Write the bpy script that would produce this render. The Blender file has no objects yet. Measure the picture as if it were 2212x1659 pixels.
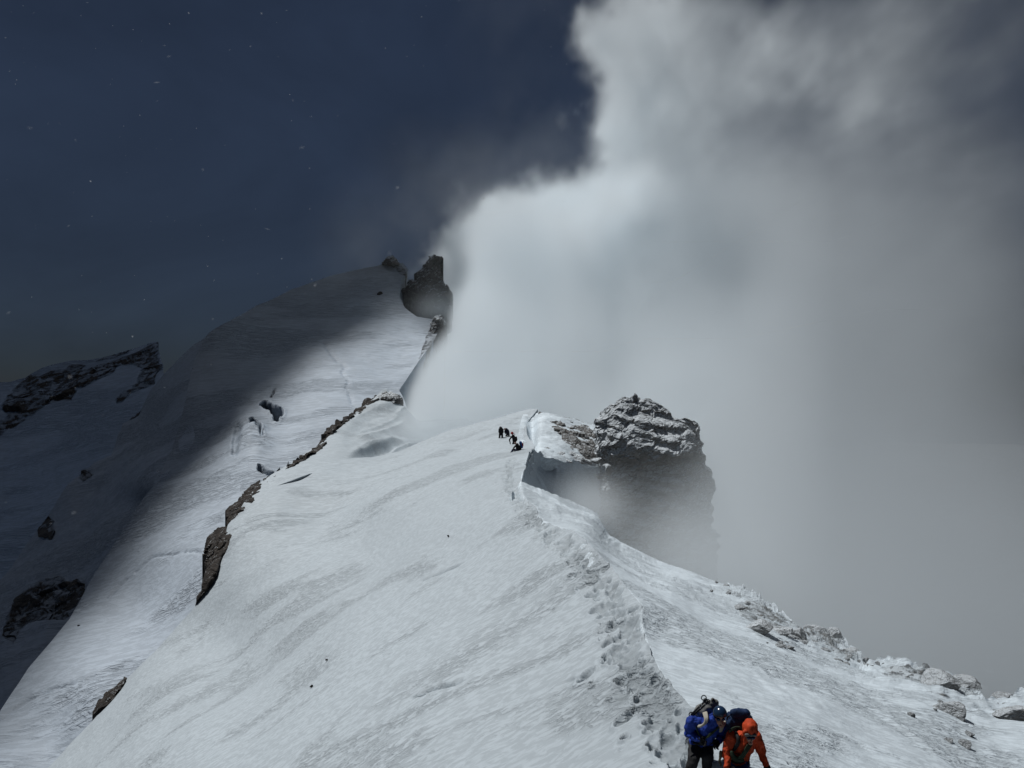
CLOUDS = True
import bpy, bmesh, math, time
import numpy as np
from mathutils import Vector, Matrix
T0 = time.time()
rng = np.random.default_rng(11)
sc = bpy.context.scene
COL = sc.collection
F, CU, CV = 1671.0, 1106.0, 829.5          # pinhole of the photograph (surveyed on a 2212 px wide copy)
SUN = np.array([-0.37, 0.26, 0.89]); SUN /= np.linalg.norm(SUN)

# ------------------------------------------------------------------ numpy helpers
def ray(u, v):
    u = np.asarray(u, float); v = np.asarray(v, float)
    return np.stack([(u - CU) / F, np.ones_like(u), (CV - v) / F], -1)

def P(u, v, d):
    return ray(u, v) * np.asarray(d, float)[..., None]

class TPS:
    """smooth inverse-distance survey of a terrain face (planes are reproduced exactly)"""
    def __init__(s, pts, reg=1e-4):
        a = np.array(pts, float); s.p = a[:, :2] / 1000; n = len(a)
        K = s.k(s.p, s.p) + np.eye(n) * reg
        Q = np.c_[np.ones(n), s.p]
        M = np.zeros((n + 3, n + 3)); M[:n, :n] = K; M[:n, n:] = Q; M[n:, :n] = Q.T
        s.w = np.linalg.solve(M, np.r_[1 / a[:, 2], 0, 0, 0])
    def k(s, a, b):
        r2 = ((a[:, None] - b[None]) ** 2).sum(-1)
        return np.where(r2 > 1e-12, 0.5 * r2 * np.log(np.maximum(r2, 1e-12)), 0)
    def __call__(s, u, v):
        u = np.asarray(u, float); sh = u.shape
        q = np.c_[u.ravel(), np.asarray(v, float).ravel()] / 1000
        o = np.empty(len(q))
        for i in range(0, len(q), 40000):
            x = q[i:i + 40000]
            o[i:i + 40000] = s.k(x, s.p) @ s.w[:-3] + s.w[-3] + x @ s.w[-2:]
        return (1 / np.clip(o, 1 / 900, 1)).reshape(sh)

def seg_near(pts, poly, closed=True):
    a = np.array(poly, float); b = np.roll(a, -1, 0)
    if not closed: a, b = a[:-1], b[:-1]
    best = np.full(len(pts), 1e18); near = np.zeros((len(pts), 2)); par = np.zeros(len(pts))
    for k, (p, q) in enumerate(zip(a, b)):
        d = q - p; t = np.clip(((pts - p) @ d) / max(d @ d, 1e-9), 0, 1)
        c = p + t[:, None] * d; e = ((pts - c) ** 2).sum(-1); m = e < best
        best[m] = e[m]; near[m] = c[m]; par[m] = k + t[m]
    return np.sqrt(best), near, par

def inside(pts, poly):
    a = np.array(poly, float); b = np.roll(a, -1, 0); r = np.zeros(len(pts), bool)
    for p, q in zip(a, b):
        if p[1] == q[1]: continue
        c = ((p[1] > pts[:, 1]) != (q[1] > pts[:, 1]))
        x = (q[0] - p[0]) * (pts[:, 1] - p[1]) / (q[1] - p[1]) + p[0]
        r ^= c & (pts[:, 0] < x)
    return r

def sdf(pts, poly):
    d, _, _ = seg_near(pts, poly); return np.where(inside(pts, poly), d, -d)     # positive inside

def sstep(a, b, x):
    t = np.clip((x - a) / (b - a), 0, 1); return t * t * (3 - 2 * t)

def hsh(i, j, k, s):
    h = (i * 374761393 + j * 668265263 + k * 2147483647 + s * 1274126177) & 0xFFFFFFFF
    h = ((h ^ (h >> 13)) * 1274126177) & 0xFFFFFFFF
    h = ((h ^ (h >> 16)) * 2246822519) & 0xFFFFFFFF
    return ((h ^ (h >> 15)) & 0xFFFFFF) / float(0xFFFFFF)

def vnoise(p, seed=0):
    i = np.floor(p).astype(np.int64); f = p - i; f = f * f * f * (f * (f * 6 - 15) + 10); r = 0
    for a in (0, 1):
        for b in (0, 1):
            for c in (0, 1):
                w = (f[:, 0] if a else 1 - f[:, 0]) * (f[:, 1] if b else 1 - f[:, 1]) * (f[:, 2] if c else 1 - f[:, 2])
                r = r + w * hsh(i[:, 0] + a, i[:, 1] + b, i[:, 2] + c, seed)
    return r * 2 - 1

def fbm(p, octv=4, seed=0, gain=0.5):
    r = 0; a = 1; s = 0
    for k in range(octv):
        r = r + a * vnoise(p * 2.03 ** k + 17.3 * k, seed + k); s += a; a *= gain
    return r / s

def ridged(p, octv=4, seed=0):
    r = 0; a = 1; s = 0
    for k in range(octv):
        r = r + a * (1 - 2 * np.abs(vnoise(p * 2.1 ** k + 9.1 * k, seed + k))); s += a; a *= 0.5
    return r / s

def worley(p, seed=0):
    i0 = np.floor(p).astype(np.int64); d1 = np.full(len(p), 9.); idv = np.zeros(len(p))
    for a in (-1, 0, 1):
        for b in (-1, 0, 1):
            for c in (-1, 0, 1):
                i = i0 + [a, b, c]
                q = i + np.stack([hsh(i[:, 0], i[:, 1], i[:, 2], seed + s) for s in (1, 2, 3)], -1)
                d = ((q - p) ** 2).sum(-1); m = d < d1; d1[m] = d[m]
                idv[m] = hsh(i[:, 0], i[:, 1], i[:, 2], seed + 9)[m]
    return np.sqrt(d1), idv

def rough_rock(p, size, amp, seed, strata=0.0):
    """broken-rock displacement vectors"""
    q = p / size
    w = np.stack([vnoise(q * 1.3, seed + 40), vnoise(q * 1.3, seed + 41), vnoise(q * 1.3, seed + 42)], -1)
    qq = q + 0.35 * w
    d = np.stack([fbm(q * .8, 4, seed), fbm(q * .8, 4, seed + 10), fbm(q * .8, 4, seed + 20)], -1) * amp
    for s, a in ((1.0, 1.0), (2.7, .42)):
        f, idv = worley(qq * s * [1, 1, 1 + strata], seed + int(s * 7))
        dirv = np.stack([np.sin(idv * 91), np.cos(idv * 57), np.sin(idv * 37 + 1)], -1)
        d += dirv * (a * amp * .55) * (1 - np.clip(f, 0, 1) * .7)[:, None]
    return d

# ------------------------------------------------------------------ object helpers
def tag(o, label=None, cat=None, group=None, kind=None):
    if label: o["label"] = label
    if cat: o["category"] = cat
    if group: o["group"] = group
    if kind: o["kind"] = kind
    return o

def mk(name, V, quads=(), tris=(), mat=None, parent=None, smooth=True, attrs=None):
    me = bpy.data.meshes.new(name); V = np.asarray(V, np.float32)
    quads = np.asarray(quads, np.int32).reshape(-1, 4); tris = np.asarray(tris, np.int32).reshape(-1, 3)
    me.vertices.add(len(V)); me.vertices.foreach_set("co", V.ravel())
    li = np.r_[quads.ravel(), tris.ravel()]; me.loops.add(len(li)); me.loops.foreach_set("vertex_index", li)
    n = len(quads) + len(tris); me.polygons.add(n)
    st = np.r_[np.arange(len(quads)) * 4, len(quads) * 4 + np.arange(len(tris)) * 3]
    me.polygons.foreach_set("loop_start", st.astype(np.int32))
    me.polygons.foreach_set("use_smooth", np.full(n, smooth))
    for k, a in (attrs or {}).items():
        me.attributes.new(k, "FLOAT", "POINT").data.foreach_set("value", np.asarray(a, np.float32))
    me.update(calc_edges=True); me.validate()
    if mat: me.materials.append(mat)
    o = bpy.data.objects.new(name, me); COL.objects.link(o)
    if parent: o.parent = parent
    return o

def empty(name, loc=(0, 0, 0)):
    o = bpy.data.objects.new(name, None); o.empty_display_size = .1; COL.objects.link(o); o.location = loc
    return o

def child(o, root):
    """parent while keeping the child's vertices where they were built (world space)"""
    o.parent = root; o.matrix_parent_inverse = Matrix.Translation(root.location).inverted(); return o

# ------------------------------------------------------------------ materials
def mat_new(name):
    m = bpy.data.materials.new(name); m.use_nodes = True; nt = m.node_tree
    return m, nt, nt.nodes, nt.links, nt.nodes["Principled BSDF"]

def N_(nd, t, **kw):
    n = nd.new(t)
    for k, v in kw.items(): setattr(n, k, v)
    return n

def mathn(nt, op, a, b=None, c=None, clamp=False):
    n = nt.nodes.new("ShaderNodeMath"); n.operation = op; n.use_clamp = clamp
    for i, x in enumerate((a, b, c)):
        if x is None: continue
        if isinstance(x, (int, float)): n.inputs[i].default_value = x
        else: nt.links.new(x, n.inputs[i])
    return n.outputs[0]

def noise(nt, vec, scale, detail=4, rough=.55, dist=0):
    n = nt.nodes.new("ShaderNodeTexNoise"); n.inputs["Scale"].default_value = scale
    n.inputs["Detail"].default_value = detail; n.inputs["Roughness"].default_value = rough
    n.inputs["Distortion"].default_value = dist
    nt.links.new(vec, n.inputs["Vector"]); return n.outputs["Fac"]

def mapping(nt, vec, rot=(0, 0, 0), scale=(1, 1, 1)):
    n = nt.nodes.new("ShaderNodeMapping"); n.inputs["Rotation"].default_value = rot; n.inputs["Scale"].default_value = scale
    nt.links.new(vec, n.inputs["Vector"]); return n.outputs[0]

def ramp(nt, fac, a, b, ca=(0, 0, 0, 1), cb=(1, 1, 1, 1)):
    n = nt.nodes.new("ShaderNodeMapRange"); n.interpolation_type = "SMOOTHSTEP"
    n.inputs["From Min"].default_value = a; n.inputs["From Max"].default_value = b
    nt.links.new(fac, n.inputs["Value"]); return n.outputs[0]

def mixc(nt, fac, a, b):
    n = nt.nodes.new("ShaderNodeMix"); n.data_type = "RGBA"
    for i, x in ((0, fac), (6, a), (7, b)):
        if isinstance(x, (int, float)): n.inputs[i].default_value = x
        elif isinstance(x, tuple): n.inputs[i].default_value = x
        else: nt.links.new(x, n.inputs[i])
    return n.outputs[2]

def attr(nt, name):
    n = nt.nodes.new("ShaderNodeAttribute"); n.attribute_name = name; return n.outputs["Fac"]

ROCKC = ((.035, .033, .032, 1), (.11, .10, .088, 1))
def snow_mat(name, yaw, base=.66, streak=1.0, size=1.0, rock=False, tint=(.885, 1.0, 1.085), rockc=ROCKC, bump=1.0, patch=.5):
    """wind-carved snow: streaks run along `yaw`, sizes in metres times `size`"""
    m, nt, nd, L, pb = mat_new(name)
    tc = nd.new("ShaderNodeTexCoord").outputs["Object"]
    big = noise(nt, tc, .09 / size, 4, .55)
    gate = ramp(nt, noise(nt, mapping(nt, tc, (0, 0, yaw), (.35, 1, 1)), .16 / size, 5, .6, .6), patch - .04, patch + .06)
    s1 = noise(nt, mapping(nt, tc, (0, 0, yaw), (.22, 1.0, 1.0)), 1.5 / size, 5, .6, .35)
    s2 = noise(nt, mapping(nt, tc, (0, 0, yaw + .12), (.16, 1.0, 1.0)), 5.5 / size, 4, .6, .5)
    s2 = ramp(nt, s2, .36, .60)
    fine = noise(nt, tc, 14 / size, 3, .6)
    h = mathn(nt, "MULTIPLY", mathn(nt, "SUBTRACT", mathn(nt, "ADD", mathn(nt, "MULTIPLY", s1, .22), mathn(nt, "MULTIPLY", s2, .17)), .19),
              mathn(nt, "MULTIPLY_ADD", gate, .93, .07))
    h = mathn(nt, "ADD", h, mathn(nt, "MULTIPLY", fine, .03))
    h = mathn(nt, "ADD", h, mathn(nt, "MULTIPLY", big, .25))
    tr = attr(nt, "track")
    trn = noise(nt, tc, 3.2, 4, .65)
    h = mathn(nt, "ADD", h, mathn(nt, "MULTIPLY", mathn(nt, "MULTIPLY", trn, tr), .22))
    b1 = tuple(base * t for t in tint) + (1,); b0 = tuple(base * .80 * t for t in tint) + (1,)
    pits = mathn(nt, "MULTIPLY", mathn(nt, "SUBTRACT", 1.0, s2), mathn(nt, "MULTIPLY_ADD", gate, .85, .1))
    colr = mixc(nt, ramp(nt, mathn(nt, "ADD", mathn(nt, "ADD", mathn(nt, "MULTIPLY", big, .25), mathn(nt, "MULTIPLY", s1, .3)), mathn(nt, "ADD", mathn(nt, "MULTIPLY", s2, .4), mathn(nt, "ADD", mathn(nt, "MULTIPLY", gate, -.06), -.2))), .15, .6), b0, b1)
    colr = mixc(nt, mathn(nt, "MULTIPLY", mathn(nt, "MULTIPLY", pits, pits), .16), colr, tuple(base * .45 * t for t in tint) + (1,))  # short shadows of the small wind pits, painted into the snow colour
    colr = mixc(nt, mathn(nt, "MULTIPLY", mathn(nt, "POWER", attr(nt, "pit"), 1.6), .62), colr, tuple(base * .5 * t for t in (.88, 1.0, 1.08)) + (1,))  # shade inside the boot holes, painted as darker bluish snow
    bp = nd.new("ShaderNodeBump"); bp.inputs["Strength"].default_value = .75; bp.inputs["Distance"].default_value = .48 * bump * size * streak
    L.new(h, bp.inputs["Height"])
    rough = .62
    if rock:
        ra = attr(nt, "rock")
        rn = noise(nt, tc, .35 / size, 6, .62, .4)
        edge = mathn(nt, "ADD", ra, mathn(nt, "MULTIPLY", mathn(nt, "SUBTRACT", rn, .5), 1.3))
        k = ramp(nt, edge, .42, .55)
        rc = mixc(nt, noise(nt, mapping(nt, tc, (0, 0, 0), (1, 1, 2.2)), 1.1 / size, 6, .65), rockc[0], rockc[1])
        geo = nd.new("ShaderNodeNewGeometry"); sp = nd.new("ShaderNodeSeparateXYZ"); L.new(geo.outputs["Normal"], sp.inputs[0])
        dust = ramp(nt, mathn(nt, "ADD", mathn(nt, "MULTIPLY", sp.outputs[2], .5), noise(nt, tc, 1.3 / size, 5, .7)), .83, .98)
        k = mathn(nt, "MULTIPLY", k, mathn(nt, "SUBTRACT", 1.0, mathn(nt, "MULTIPLY", dust, .75)))
        colr = mixc(nt, k, colr, rc)
        h2 = mathn(nt, "ADD", h, mathn(nt, "MULTIPLY", mathn(nt, "MULTIPLY", rn, k), 4.0)); L.new(h2, bp.inputs["Height"])
    L.new(colr, pb.inputs["Base Color"]); L.new(bp.outputs[0], pb.inputs["Normal"])
    pb.inputs["Roughness"].default_value = rough; pb.inputs["Specular IOR Level"].default_value = .25
    return m

def rock_mat(name, c0=(.03, .028, .027, 1), c1=(.15, .135, .118, 1), snow=.5, size=1.0, bump=.5):
    """broken rock; `snow` 0..1 is how much snow clings to its ledges"""
    m, nt, nd, L, pb = mat_new(name)
    tc = nd.new("ShaderNodeTexCoord").outputs["Object"]
    n1 = noise(nt, mapping(nt, tc, (.15, .1, 0), (1, 1, 1.5)), .55 / size, 8, .66, .5)
    n2 = noise(nt, tc, 3.0 / size, 6, .7)
    vo = nd.new("ShaderNodeTexVoronoi"); vo.feature = "DISTANCE_TO_EDGE"; vo.inputs["Scale"].default_value = .8 / size
    wv = nd.new("ShaderNodeVectorMath"); wv.operation = "ADD"; L.new(tc, wv.inputs[0])
    wn = nd.new("ShaderNodeTexNoise"); wn.inputs["Scale"].default_value = .9 / size; L.new(tc, wn.inputs["Vector"])
    L.new(wn.outputs["Color"], wv.inputs[1]); L.new(wv.outputs[0], vo.inputs["Vector"])
    crack = ramp(nt, vo.outputs["Distance"], 0, .07)
    h = mathn(nt, "ADD", mathn(nt, "MULTIPLY", n1, 1.1), mathn(nt, "ADD", mathn(nt, "MULTIPLY", n2, .3), mathn(nt, "MULTIPLY", crack, .12)))
    colr = mixc(nt, ramp(nt, mathn(nt, "ADD", mathn(nt, "MULTIPLY", n1, .7), mathn(nt, "MULTIPLY", n2, .3)), .32, .68), c0, c1)
    colr = mixc(nt, mathn(nt, "MULTIPLY", mathn(nt, "SUBTRACT", 1.0, crack), .6), colr, (.02, .019, .018, 1))
    bp = nd.new("ShaderNodeBump"); bp.inputs["Strength"].default_value = .9; bp.inputs["Distance"].default_value = bump * size
    L.new(h, bp.inputs["Height"])
    sp = nd.new("ShaderNodeSeparateXYZ"); L.new(bp.outputs[0], sp.inputs[0])
    lodge = mathn(nt, "ADD", mathn(nt, "ADD", mathn(nt, "MULTIPLY", sp.outputs[2], .55), mathn(nt, "MULTIPLY", sp.outputs[0], -.18)), mathn(nt, "MULTIPLY", noise(nt, tc, 1.6 / size, 7, .72), .8))
    k = ramp(nt, lodge, 1.02 - .52 * snow, 1.10 - .52 * snow)
    k = mathn(nt, "MULTIPLY", k, .92)
    colr = mixc(nt, k, colr, (.58, .63, .67, 1))
    L.new(colr, pb.inputs["Base Color"]); L.new(bp.outputs[0], pb.inputs["Normal"])
    pb.inputs["Roughness"].default_value = .85; pb.inputs["Specular IOR Level"].default_value = .2
    return m

def cloth(name, c, rough=.75, wr=9.0, bump=.018, spec=.3, var=.25):
    m, nt, nd, L, pb = mat_new(name)
    tc = nd.new("ShaderNodeTexCoord").outputs["Object"]
    n = noise(nt, mapping(nt, tc, (.4, .3, .8), (1, 1, .55)), wr, 5, .6, .7)
    c = tuple(c)
    colr = mixc(nt, ramp(nt, n, .3, .7), tuple(x * (1 - var) for x in c) + (1,), c + (1,))
    bp = nd.new("ShaderNodeBump"); bp.inputs["Strength"].default_value = .8; bp.inputs["Distance"].default_value = bump
    L.new(n, bp.inputs["Height"]); L.new(bp.outputs[0], pb.inputs["Normal"]); L.new(colr, pb.inputs["Base Color"])
    pb.inputs["Roughness"].default_value = rough; pb.inputs["Specular IOR Level"].default_value = spec
    return m

M = {}
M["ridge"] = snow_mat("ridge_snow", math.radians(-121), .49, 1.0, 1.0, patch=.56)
M["lee"] = snow_mat("lee_snow", math.radians(-97), .77, 1.25, .8, patch=.46, rock=True, rockc=((.06, .057, .053, 1), (.20, .19, .17, 1)))
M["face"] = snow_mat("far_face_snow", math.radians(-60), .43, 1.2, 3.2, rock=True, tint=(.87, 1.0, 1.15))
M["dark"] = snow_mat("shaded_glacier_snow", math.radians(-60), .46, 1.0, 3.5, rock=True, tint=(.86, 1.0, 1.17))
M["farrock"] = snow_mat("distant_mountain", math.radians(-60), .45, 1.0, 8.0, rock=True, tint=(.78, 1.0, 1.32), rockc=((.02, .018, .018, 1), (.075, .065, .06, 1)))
M["tower"] = rock_mat("snow_dusted_rock", (.055, .052, .048, 1), (.22, .205, .185, 1), .90, 1.0)
M["wall"] = rock_mat("bowl_rock", (.05, .048, .046, 1), (.15, .14, .13, 1), .25, 1.2)
M["dry"] = rock_mat("dark_dry_rock", (.014, .0125, .012, 1), (.05, .042, .036, 1), .06, 1.1)
M["pinn"] = rock_mat("pinnacle_rock", (.03, .028, .027, 1), (.12, .11, .10, 1), .5, 2.0)
M["boulder"] = rock_mat("rime_boulder", (.055, .053, .05, 1), (.19, .18, .165, 1), .58, .4, .4)

# ------------------------------------------------------------------ terrain faces
def layer(name, poly, depth, du, dv, mat, disp=None, attrs=None, skirt=((.5, .5), (8, 14)), parent=None):
    pa = np.array(poly, float); u0, v0 = pa.min(0) - [2 * du, 2 * dv]; u1, v1 = pa.max(0) + [2 * du, 2 * dv]
    us = np.arange(u0, u1, du); vs = np.arange(v0, v1, dv); nu, nv = len(us), len(vs)
    U, W = np.meshgrid(us, vs); pts = np.c_[U.ravel(), W.ravel()]
    ins = inside(pts, poly)
    idx = np.arange(nu * nv).reshape(nv, nu)
    q = np.stack([idx[1:, :-1], idx[1:, 1:], idx[:-1, 1:], idx[:-1, :-1]], -1).reshape(-1, 4)
    q = q[ins[q].any(1)]
    used = np.unique(q); out = used[~ins[used]]
    _, nr, _ = seg_near(pts[out], poly); pts[out] = nr
    re = np.full(nu * nv, -1); re[used] = np.arange(len(used)); q = re[q]; pts = pts[used]
    d = depth(pts[:, 0], pts[:, 1]); V = P(pts[:, 0], pts[:, 1], d)
    if disp is not None: V = disp(V, pts)
    at = {k: f(V, pts) for k, f in (attrs or {}).items()}
    e = np.concatenate([q[:, [0, 1]], q[:, [1, 2]], q[:, [2, 3]], q[:, [3, 0]]])
    key = np.sort(e, 1); _, inv, cnt = np.unique(key, axis=0, return_inverse=True, return_counts=True)
    be = e[cnt[inv.ravel()] == 1]
    bv = np.unique(be); mp = np.full(len(V), -1); mp[bv] = np.arange(len(bv))
    rings = [V[bv]]; hor = V[bv] * [1, 1, 0]; hor /= np.linalg.norm(hor, axis=1)[:, None]
    for back, down in skirt: rings.append(V[bv] + hor * back - np.array([0, 0, 1]) * down)
    base = len(V); VV = np.concatenate([V] + rings); Q = [q]; n = len(bv)
    for r in range(len(rings) - 1):
        a, b = mp[be[:, 0]] + base + r * n, mp[be[:, 1]] + base + r * n
        Q.append(np.stack([b, a, a + n, b + n], -1))
    for k in at: at[k] = np.r_[at[k], np.tile(at[k][bv], len(rings))]
    return mk(name, VV, np.concatenate(Q), mat=mat, attrs=at, parent=parent)

# --- A: the near snow ridge with the hump the party stands on
A_pts = [(1520, 1740, 11.8), (1480, 1600, 14), (1400, 1420, 18.6), (1385, 1330, 22), (1320, 1235, 27.5), (1240, 1160, 34), (1160, 1100, 43), (1130, 1050, 52),
         (1120, 990, 73), (1145, 960, 84), (1137, 920, 97), (1160, 885, 106), (1660, 1700, 12), (1700, 1900, 9.2), (1300, 1900, 10.2), (600, 1900, 19), (0, 1850, 52),
         (1200, 1659, 15.6), (800, 1659, 21.9), (400, 1659, 35.9), (105, 1659, 63), (205, 1545, 66), (310, 1430, 69), (420, 1310, 73), (445, 1250, 75.5), (495, 1130, 84),
         (560, 1040, 95), (610, 1010, 100), (690, 985, 104), (750, 992, 103), (860, 975, 106), (950, 940, 108), (1085, 900, 108), (1000, 980, 90), (1040, 940, 98),
         (800, 1200, 60), (1000, 1200, 43), (800, 1400, 36), (500, 1400, 60), (1000, 1050, 65), (850, 1050, 80), (700, 1100, 83), (1000, 1400, 28), (1200, 1300, 27.5), (1200, 1450, 21.5)]
A = TPS(A_pts)
crest = [(1162, 886), (1148, 899), (1137, 915), (1138, 940), (1147, 955), (1155, 967), (1153, 979), (1142, 998), (1132, 1016), (1125, 1042), (1129, 1062), (1137, 1077), (1159, 1093), (1163, 1112), (1184, 1130),
         (1212, 1142), (1240, 1151), (1266, 1172), (1288, 1193), (1316, 1224), (1343, 1257), (1371, 1289), (1387, 1306), (1386, 1335), (1391, 1366), (1410, 1418), (1436, 1467), (1480, 1520), (1540, 1580), (1610, 1650), (1690, 1740), (1800, 1900)]
A_poly = [(750, 993), (800, 990), (860, 976), (905, 958), (950, 940), (1000, 925), (1050, 910), (1085, 899), (1120, 889), (1145, 885)] + crest + [(-60, 1900), (105, 1659), (160, 1595), (205, 1545), (260, 1470), (330, 1405), (418, 1312), (440, 1265),
         (448, 1245), (462, 1215), (485, 1165), (492, 1135), (530, 1085), (562, 1042), (600, 1015), (640, 1000), (700, 992)]

trail_px = [(1580, 1800), (1525, 1720), (1478, 1645), (1434, 1565), (1398, 1505), (1366, 1450), (1352, 1400), (1340, 1350), (1310, 1283), (1268, 1222), (1215, 1172), (1155, 1125), (1112, 1070), (1098, 1025), (1104, 990), (1100, 962), (1060, 945),
            (1020, 945), (950, 968), (870, 993), (800, 1003), (760, 1000)]
trail = np.array([P(u, v, A(u, v)) for u, v in trail_px])
seg = np.r_[0, np.cumsum(np.linalg.norm(np.diff(trail[:, :2], axis=0), axis=1))]
def along(s): return np.stack([np.interp(s, seg, trail[:, i]) for i in range(3)], -1)
S_near = np.searchsorted(trail[:, 1], 200)
prints = []
for k in range(1000):
    s = (rng.random() ** 1.35) * 62
    p = along(s); q = along(s + .3); t = (q - p)[:2]; t = t / (np.linalg.norm(t) + 1e-9); nrm = np.array([-t[1], t[0]])
    lane = rng.choice([-.2, .0, .22]); off = (lane + rng.normal() * .15) * (2.2 if rng.random() < .12 else 1)
    prints.append((*(p[:2] + nrm * off), rng.choice([rng.uniform(.04, .09), rng.uniform(.09, .2)], p=[.55, .45]), rng.uniform(.06, .22), math.atan2(t[1], t[0]) + rng.normal() * .3))
prints = np.array(prints)

def dist_poly3(V, line):
    return seg_near(V[:, :2], line[:, :2], closed=False)[0]

def A_disp(V, pts):
    x, y = V[:, 0], V[:, 1]; q = V.copy()
    yaw = math.radians(121); c, s = math.cos(yaw), math.sin(yaw)
    st = np.stack([(x * c + y * s) * .22, (-x * s + y * c), V[:, 2] * .6], -1)
    near = np.clip(y / 14, .8, 3.0)
    dz = .30 * fbm(V * [.10, .10, .1], 3, 3) * np.clip(y / 25, .5, 2)
    gate = sstep(-.25, .35, fbm(st * .22, 3, 61))
    dz += .012 * near ** .5 * gate * fbm(st * 2.0, 4, 7, .65)
    dz += .035 * fbm(V * 1.6, 3, 19)
    ds = dist_poly3(V, trail)
    tm = np.exp(-(ds / .42) ** 2) * (y < 72)
    dz += -.09 * tm + tm * .05 * fbm(V * 3.1, 3, 23, .6)
    # wind-blown lip along the cornice
    dc = seg_near(pts, crest, closed=False)[0] * y / F
    dz += .02 * np.exp(-(dc / .5) ** 2) * (vnoise(V * .8, 77) * .5 + .6)
    # two thin open cracks on the slope
    for (a, b, w, dep) in (((878, 1508), (1010, 1470), .12, .3), ((900, 1256), (1000, 1215), .13, .32), ((1215, 1476), (1290, 1450), .08, .12)):
        L3 = np.array([P(*a, A(*a)), P(*((np.array(a) + b) / 2 + [0, 3]), A(*((np.array(a) + b) / 2))), P(*b, A(*b))])
        dcr, _, par = seg_near(V[:, :2] + .12 * np.stack([vnoise(V * 1.5, 5), vnoise(V * 1.5, 6)], -1), L3[:, :2], closed=False)
        dz -= dep * np.exp(-(dcr / w) ** 2) * np.clip(np.sin(np.clip(par / 2, 0.02, .98) * math.pi) * 1.4, 0, 1)
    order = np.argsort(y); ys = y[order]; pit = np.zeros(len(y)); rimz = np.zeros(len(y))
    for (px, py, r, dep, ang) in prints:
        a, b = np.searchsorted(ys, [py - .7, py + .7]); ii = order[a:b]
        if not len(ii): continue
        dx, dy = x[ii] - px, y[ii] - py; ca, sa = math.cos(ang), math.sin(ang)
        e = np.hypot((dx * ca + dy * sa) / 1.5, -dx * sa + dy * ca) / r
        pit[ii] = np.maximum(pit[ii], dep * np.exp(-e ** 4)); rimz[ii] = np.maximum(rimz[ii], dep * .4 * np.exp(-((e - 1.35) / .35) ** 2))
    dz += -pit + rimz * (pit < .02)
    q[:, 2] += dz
    A_disp.pit = np.clip(pit / .11, 0, 1)  # boot-hole mask, also drives the shade painted into the colour
    return q
def A_track(V, pts): return np.exp(-(dist_poly3(V, trail) / .42) ** 2) * .45 + .15 * np.exp(-(dist_poly3(V, trail) / 1.1) ** 2)
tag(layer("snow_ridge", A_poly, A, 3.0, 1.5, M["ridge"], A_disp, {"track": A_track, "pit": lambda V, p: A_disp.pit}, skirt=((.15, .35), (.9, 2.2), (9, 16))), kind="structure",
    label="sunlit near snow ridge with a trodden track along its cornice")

# --- A2: the saddle beyond the hump, climbing to the rock knob
A2 = TPS([(u, v, A(u, v) + .15) for u, v in ((600, 1016), (640, 1000), (700, 993), (750, 994), (560, 1045))] +
         [(850, 990, 118), (735, 940, 118), (700, 962, 112), (640, 992, 106), (780, 905, 135), (800, 870, 146), (835, 850, 152), (850, 900, 140), (860, 950, 128), (950, 960, 135), (900, 900, 148)])
A2_poly = [(540, 1070), (562, 1041), (605, 1013), (650, 985), (690, 960), (735, 922), (770, 890), (800, 870), (833, 849), (850, 855), (862, 880), (900, 905), (1000, 900), (1060, 930), (950, 1000), (760, 1010), (700, 1010), (620, 1040)]
def A2_disp(V, pts):
    q = V.copy(); q[:, 2] += .35 * fbm(V * .12, 4, 31)
    # low wind drifts lying across the lee side
    w_ = sstep(745, 790, pts[:, 0]); q[:, 2] += w_ * (.9 * ridged(np.c_[pts[:, 0] / 160, (pts[:, 1] + .25 * pts[:, 0]) / 34, 0 * pts[:, 0]], 2, 179) + .25 * fbm(V * .4, 3, 181))
    return q
tag(layer("snow_saddle", A2_poly, A2, 2.0, 1.5, M["ridge"], A2_disp, {"track": lambda V, p: 0 * V[:, 0] + .5 * np.exp(-(seg_near(p, [(870, 993), (800, 1003), (752, 985), (740, 955), (748, 925), (775, 900)], closed=False)[0] / 6) ** 2)}, skirt=((.5, .6), (6, 12))), kind="structure")

# --- R: the lee slope right of the cornice
R_pts = [(u + 2, v + 2, A(u, v) * 1.004 + .06) for u, v in ((1155, 980), (1132, 1016), (1125, 1042), (1137, 1077), (1184, 1132), (1240, 1151), (1288, 1193), (1343, 1257), (1387, 1306), (1391, 1366), (1436, 1467), (1540, 1580), (1690, 1740))] + [
         (1200, 1090, 51), (1150, 1056, 55), (1185, 1066, 58), (1225, 1082, 60), (1260, 1097, 61), (1290, 1110, 61), (1300, 1150, 46), (1317, 1154, 58), (1362, 1180, 57), (1436, 1215, 54),
         (1531, 1249, 49), (1637, 1293, 43), (1740, 1365, 36), (1866, 1435, 32), (1979, 1441, 31.5), (2067, 1464, 30.5), (2127, 1521, 27), (2212, 1494, 28.5), (2400, 1540, 27), (3300, 1680, 25), (3300, 1900, 17), (1450, 1280, 29.5), (1600, 1400, 23.8), (1800, 1520, 20.5), (2000, 1550, 22.5), (1800, 1659, 15.0), (2212, 1659, 20.5), (2400, 1900, 14), (1800, 1900, 9.6)]
R = TPS(R_pts)
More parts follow.
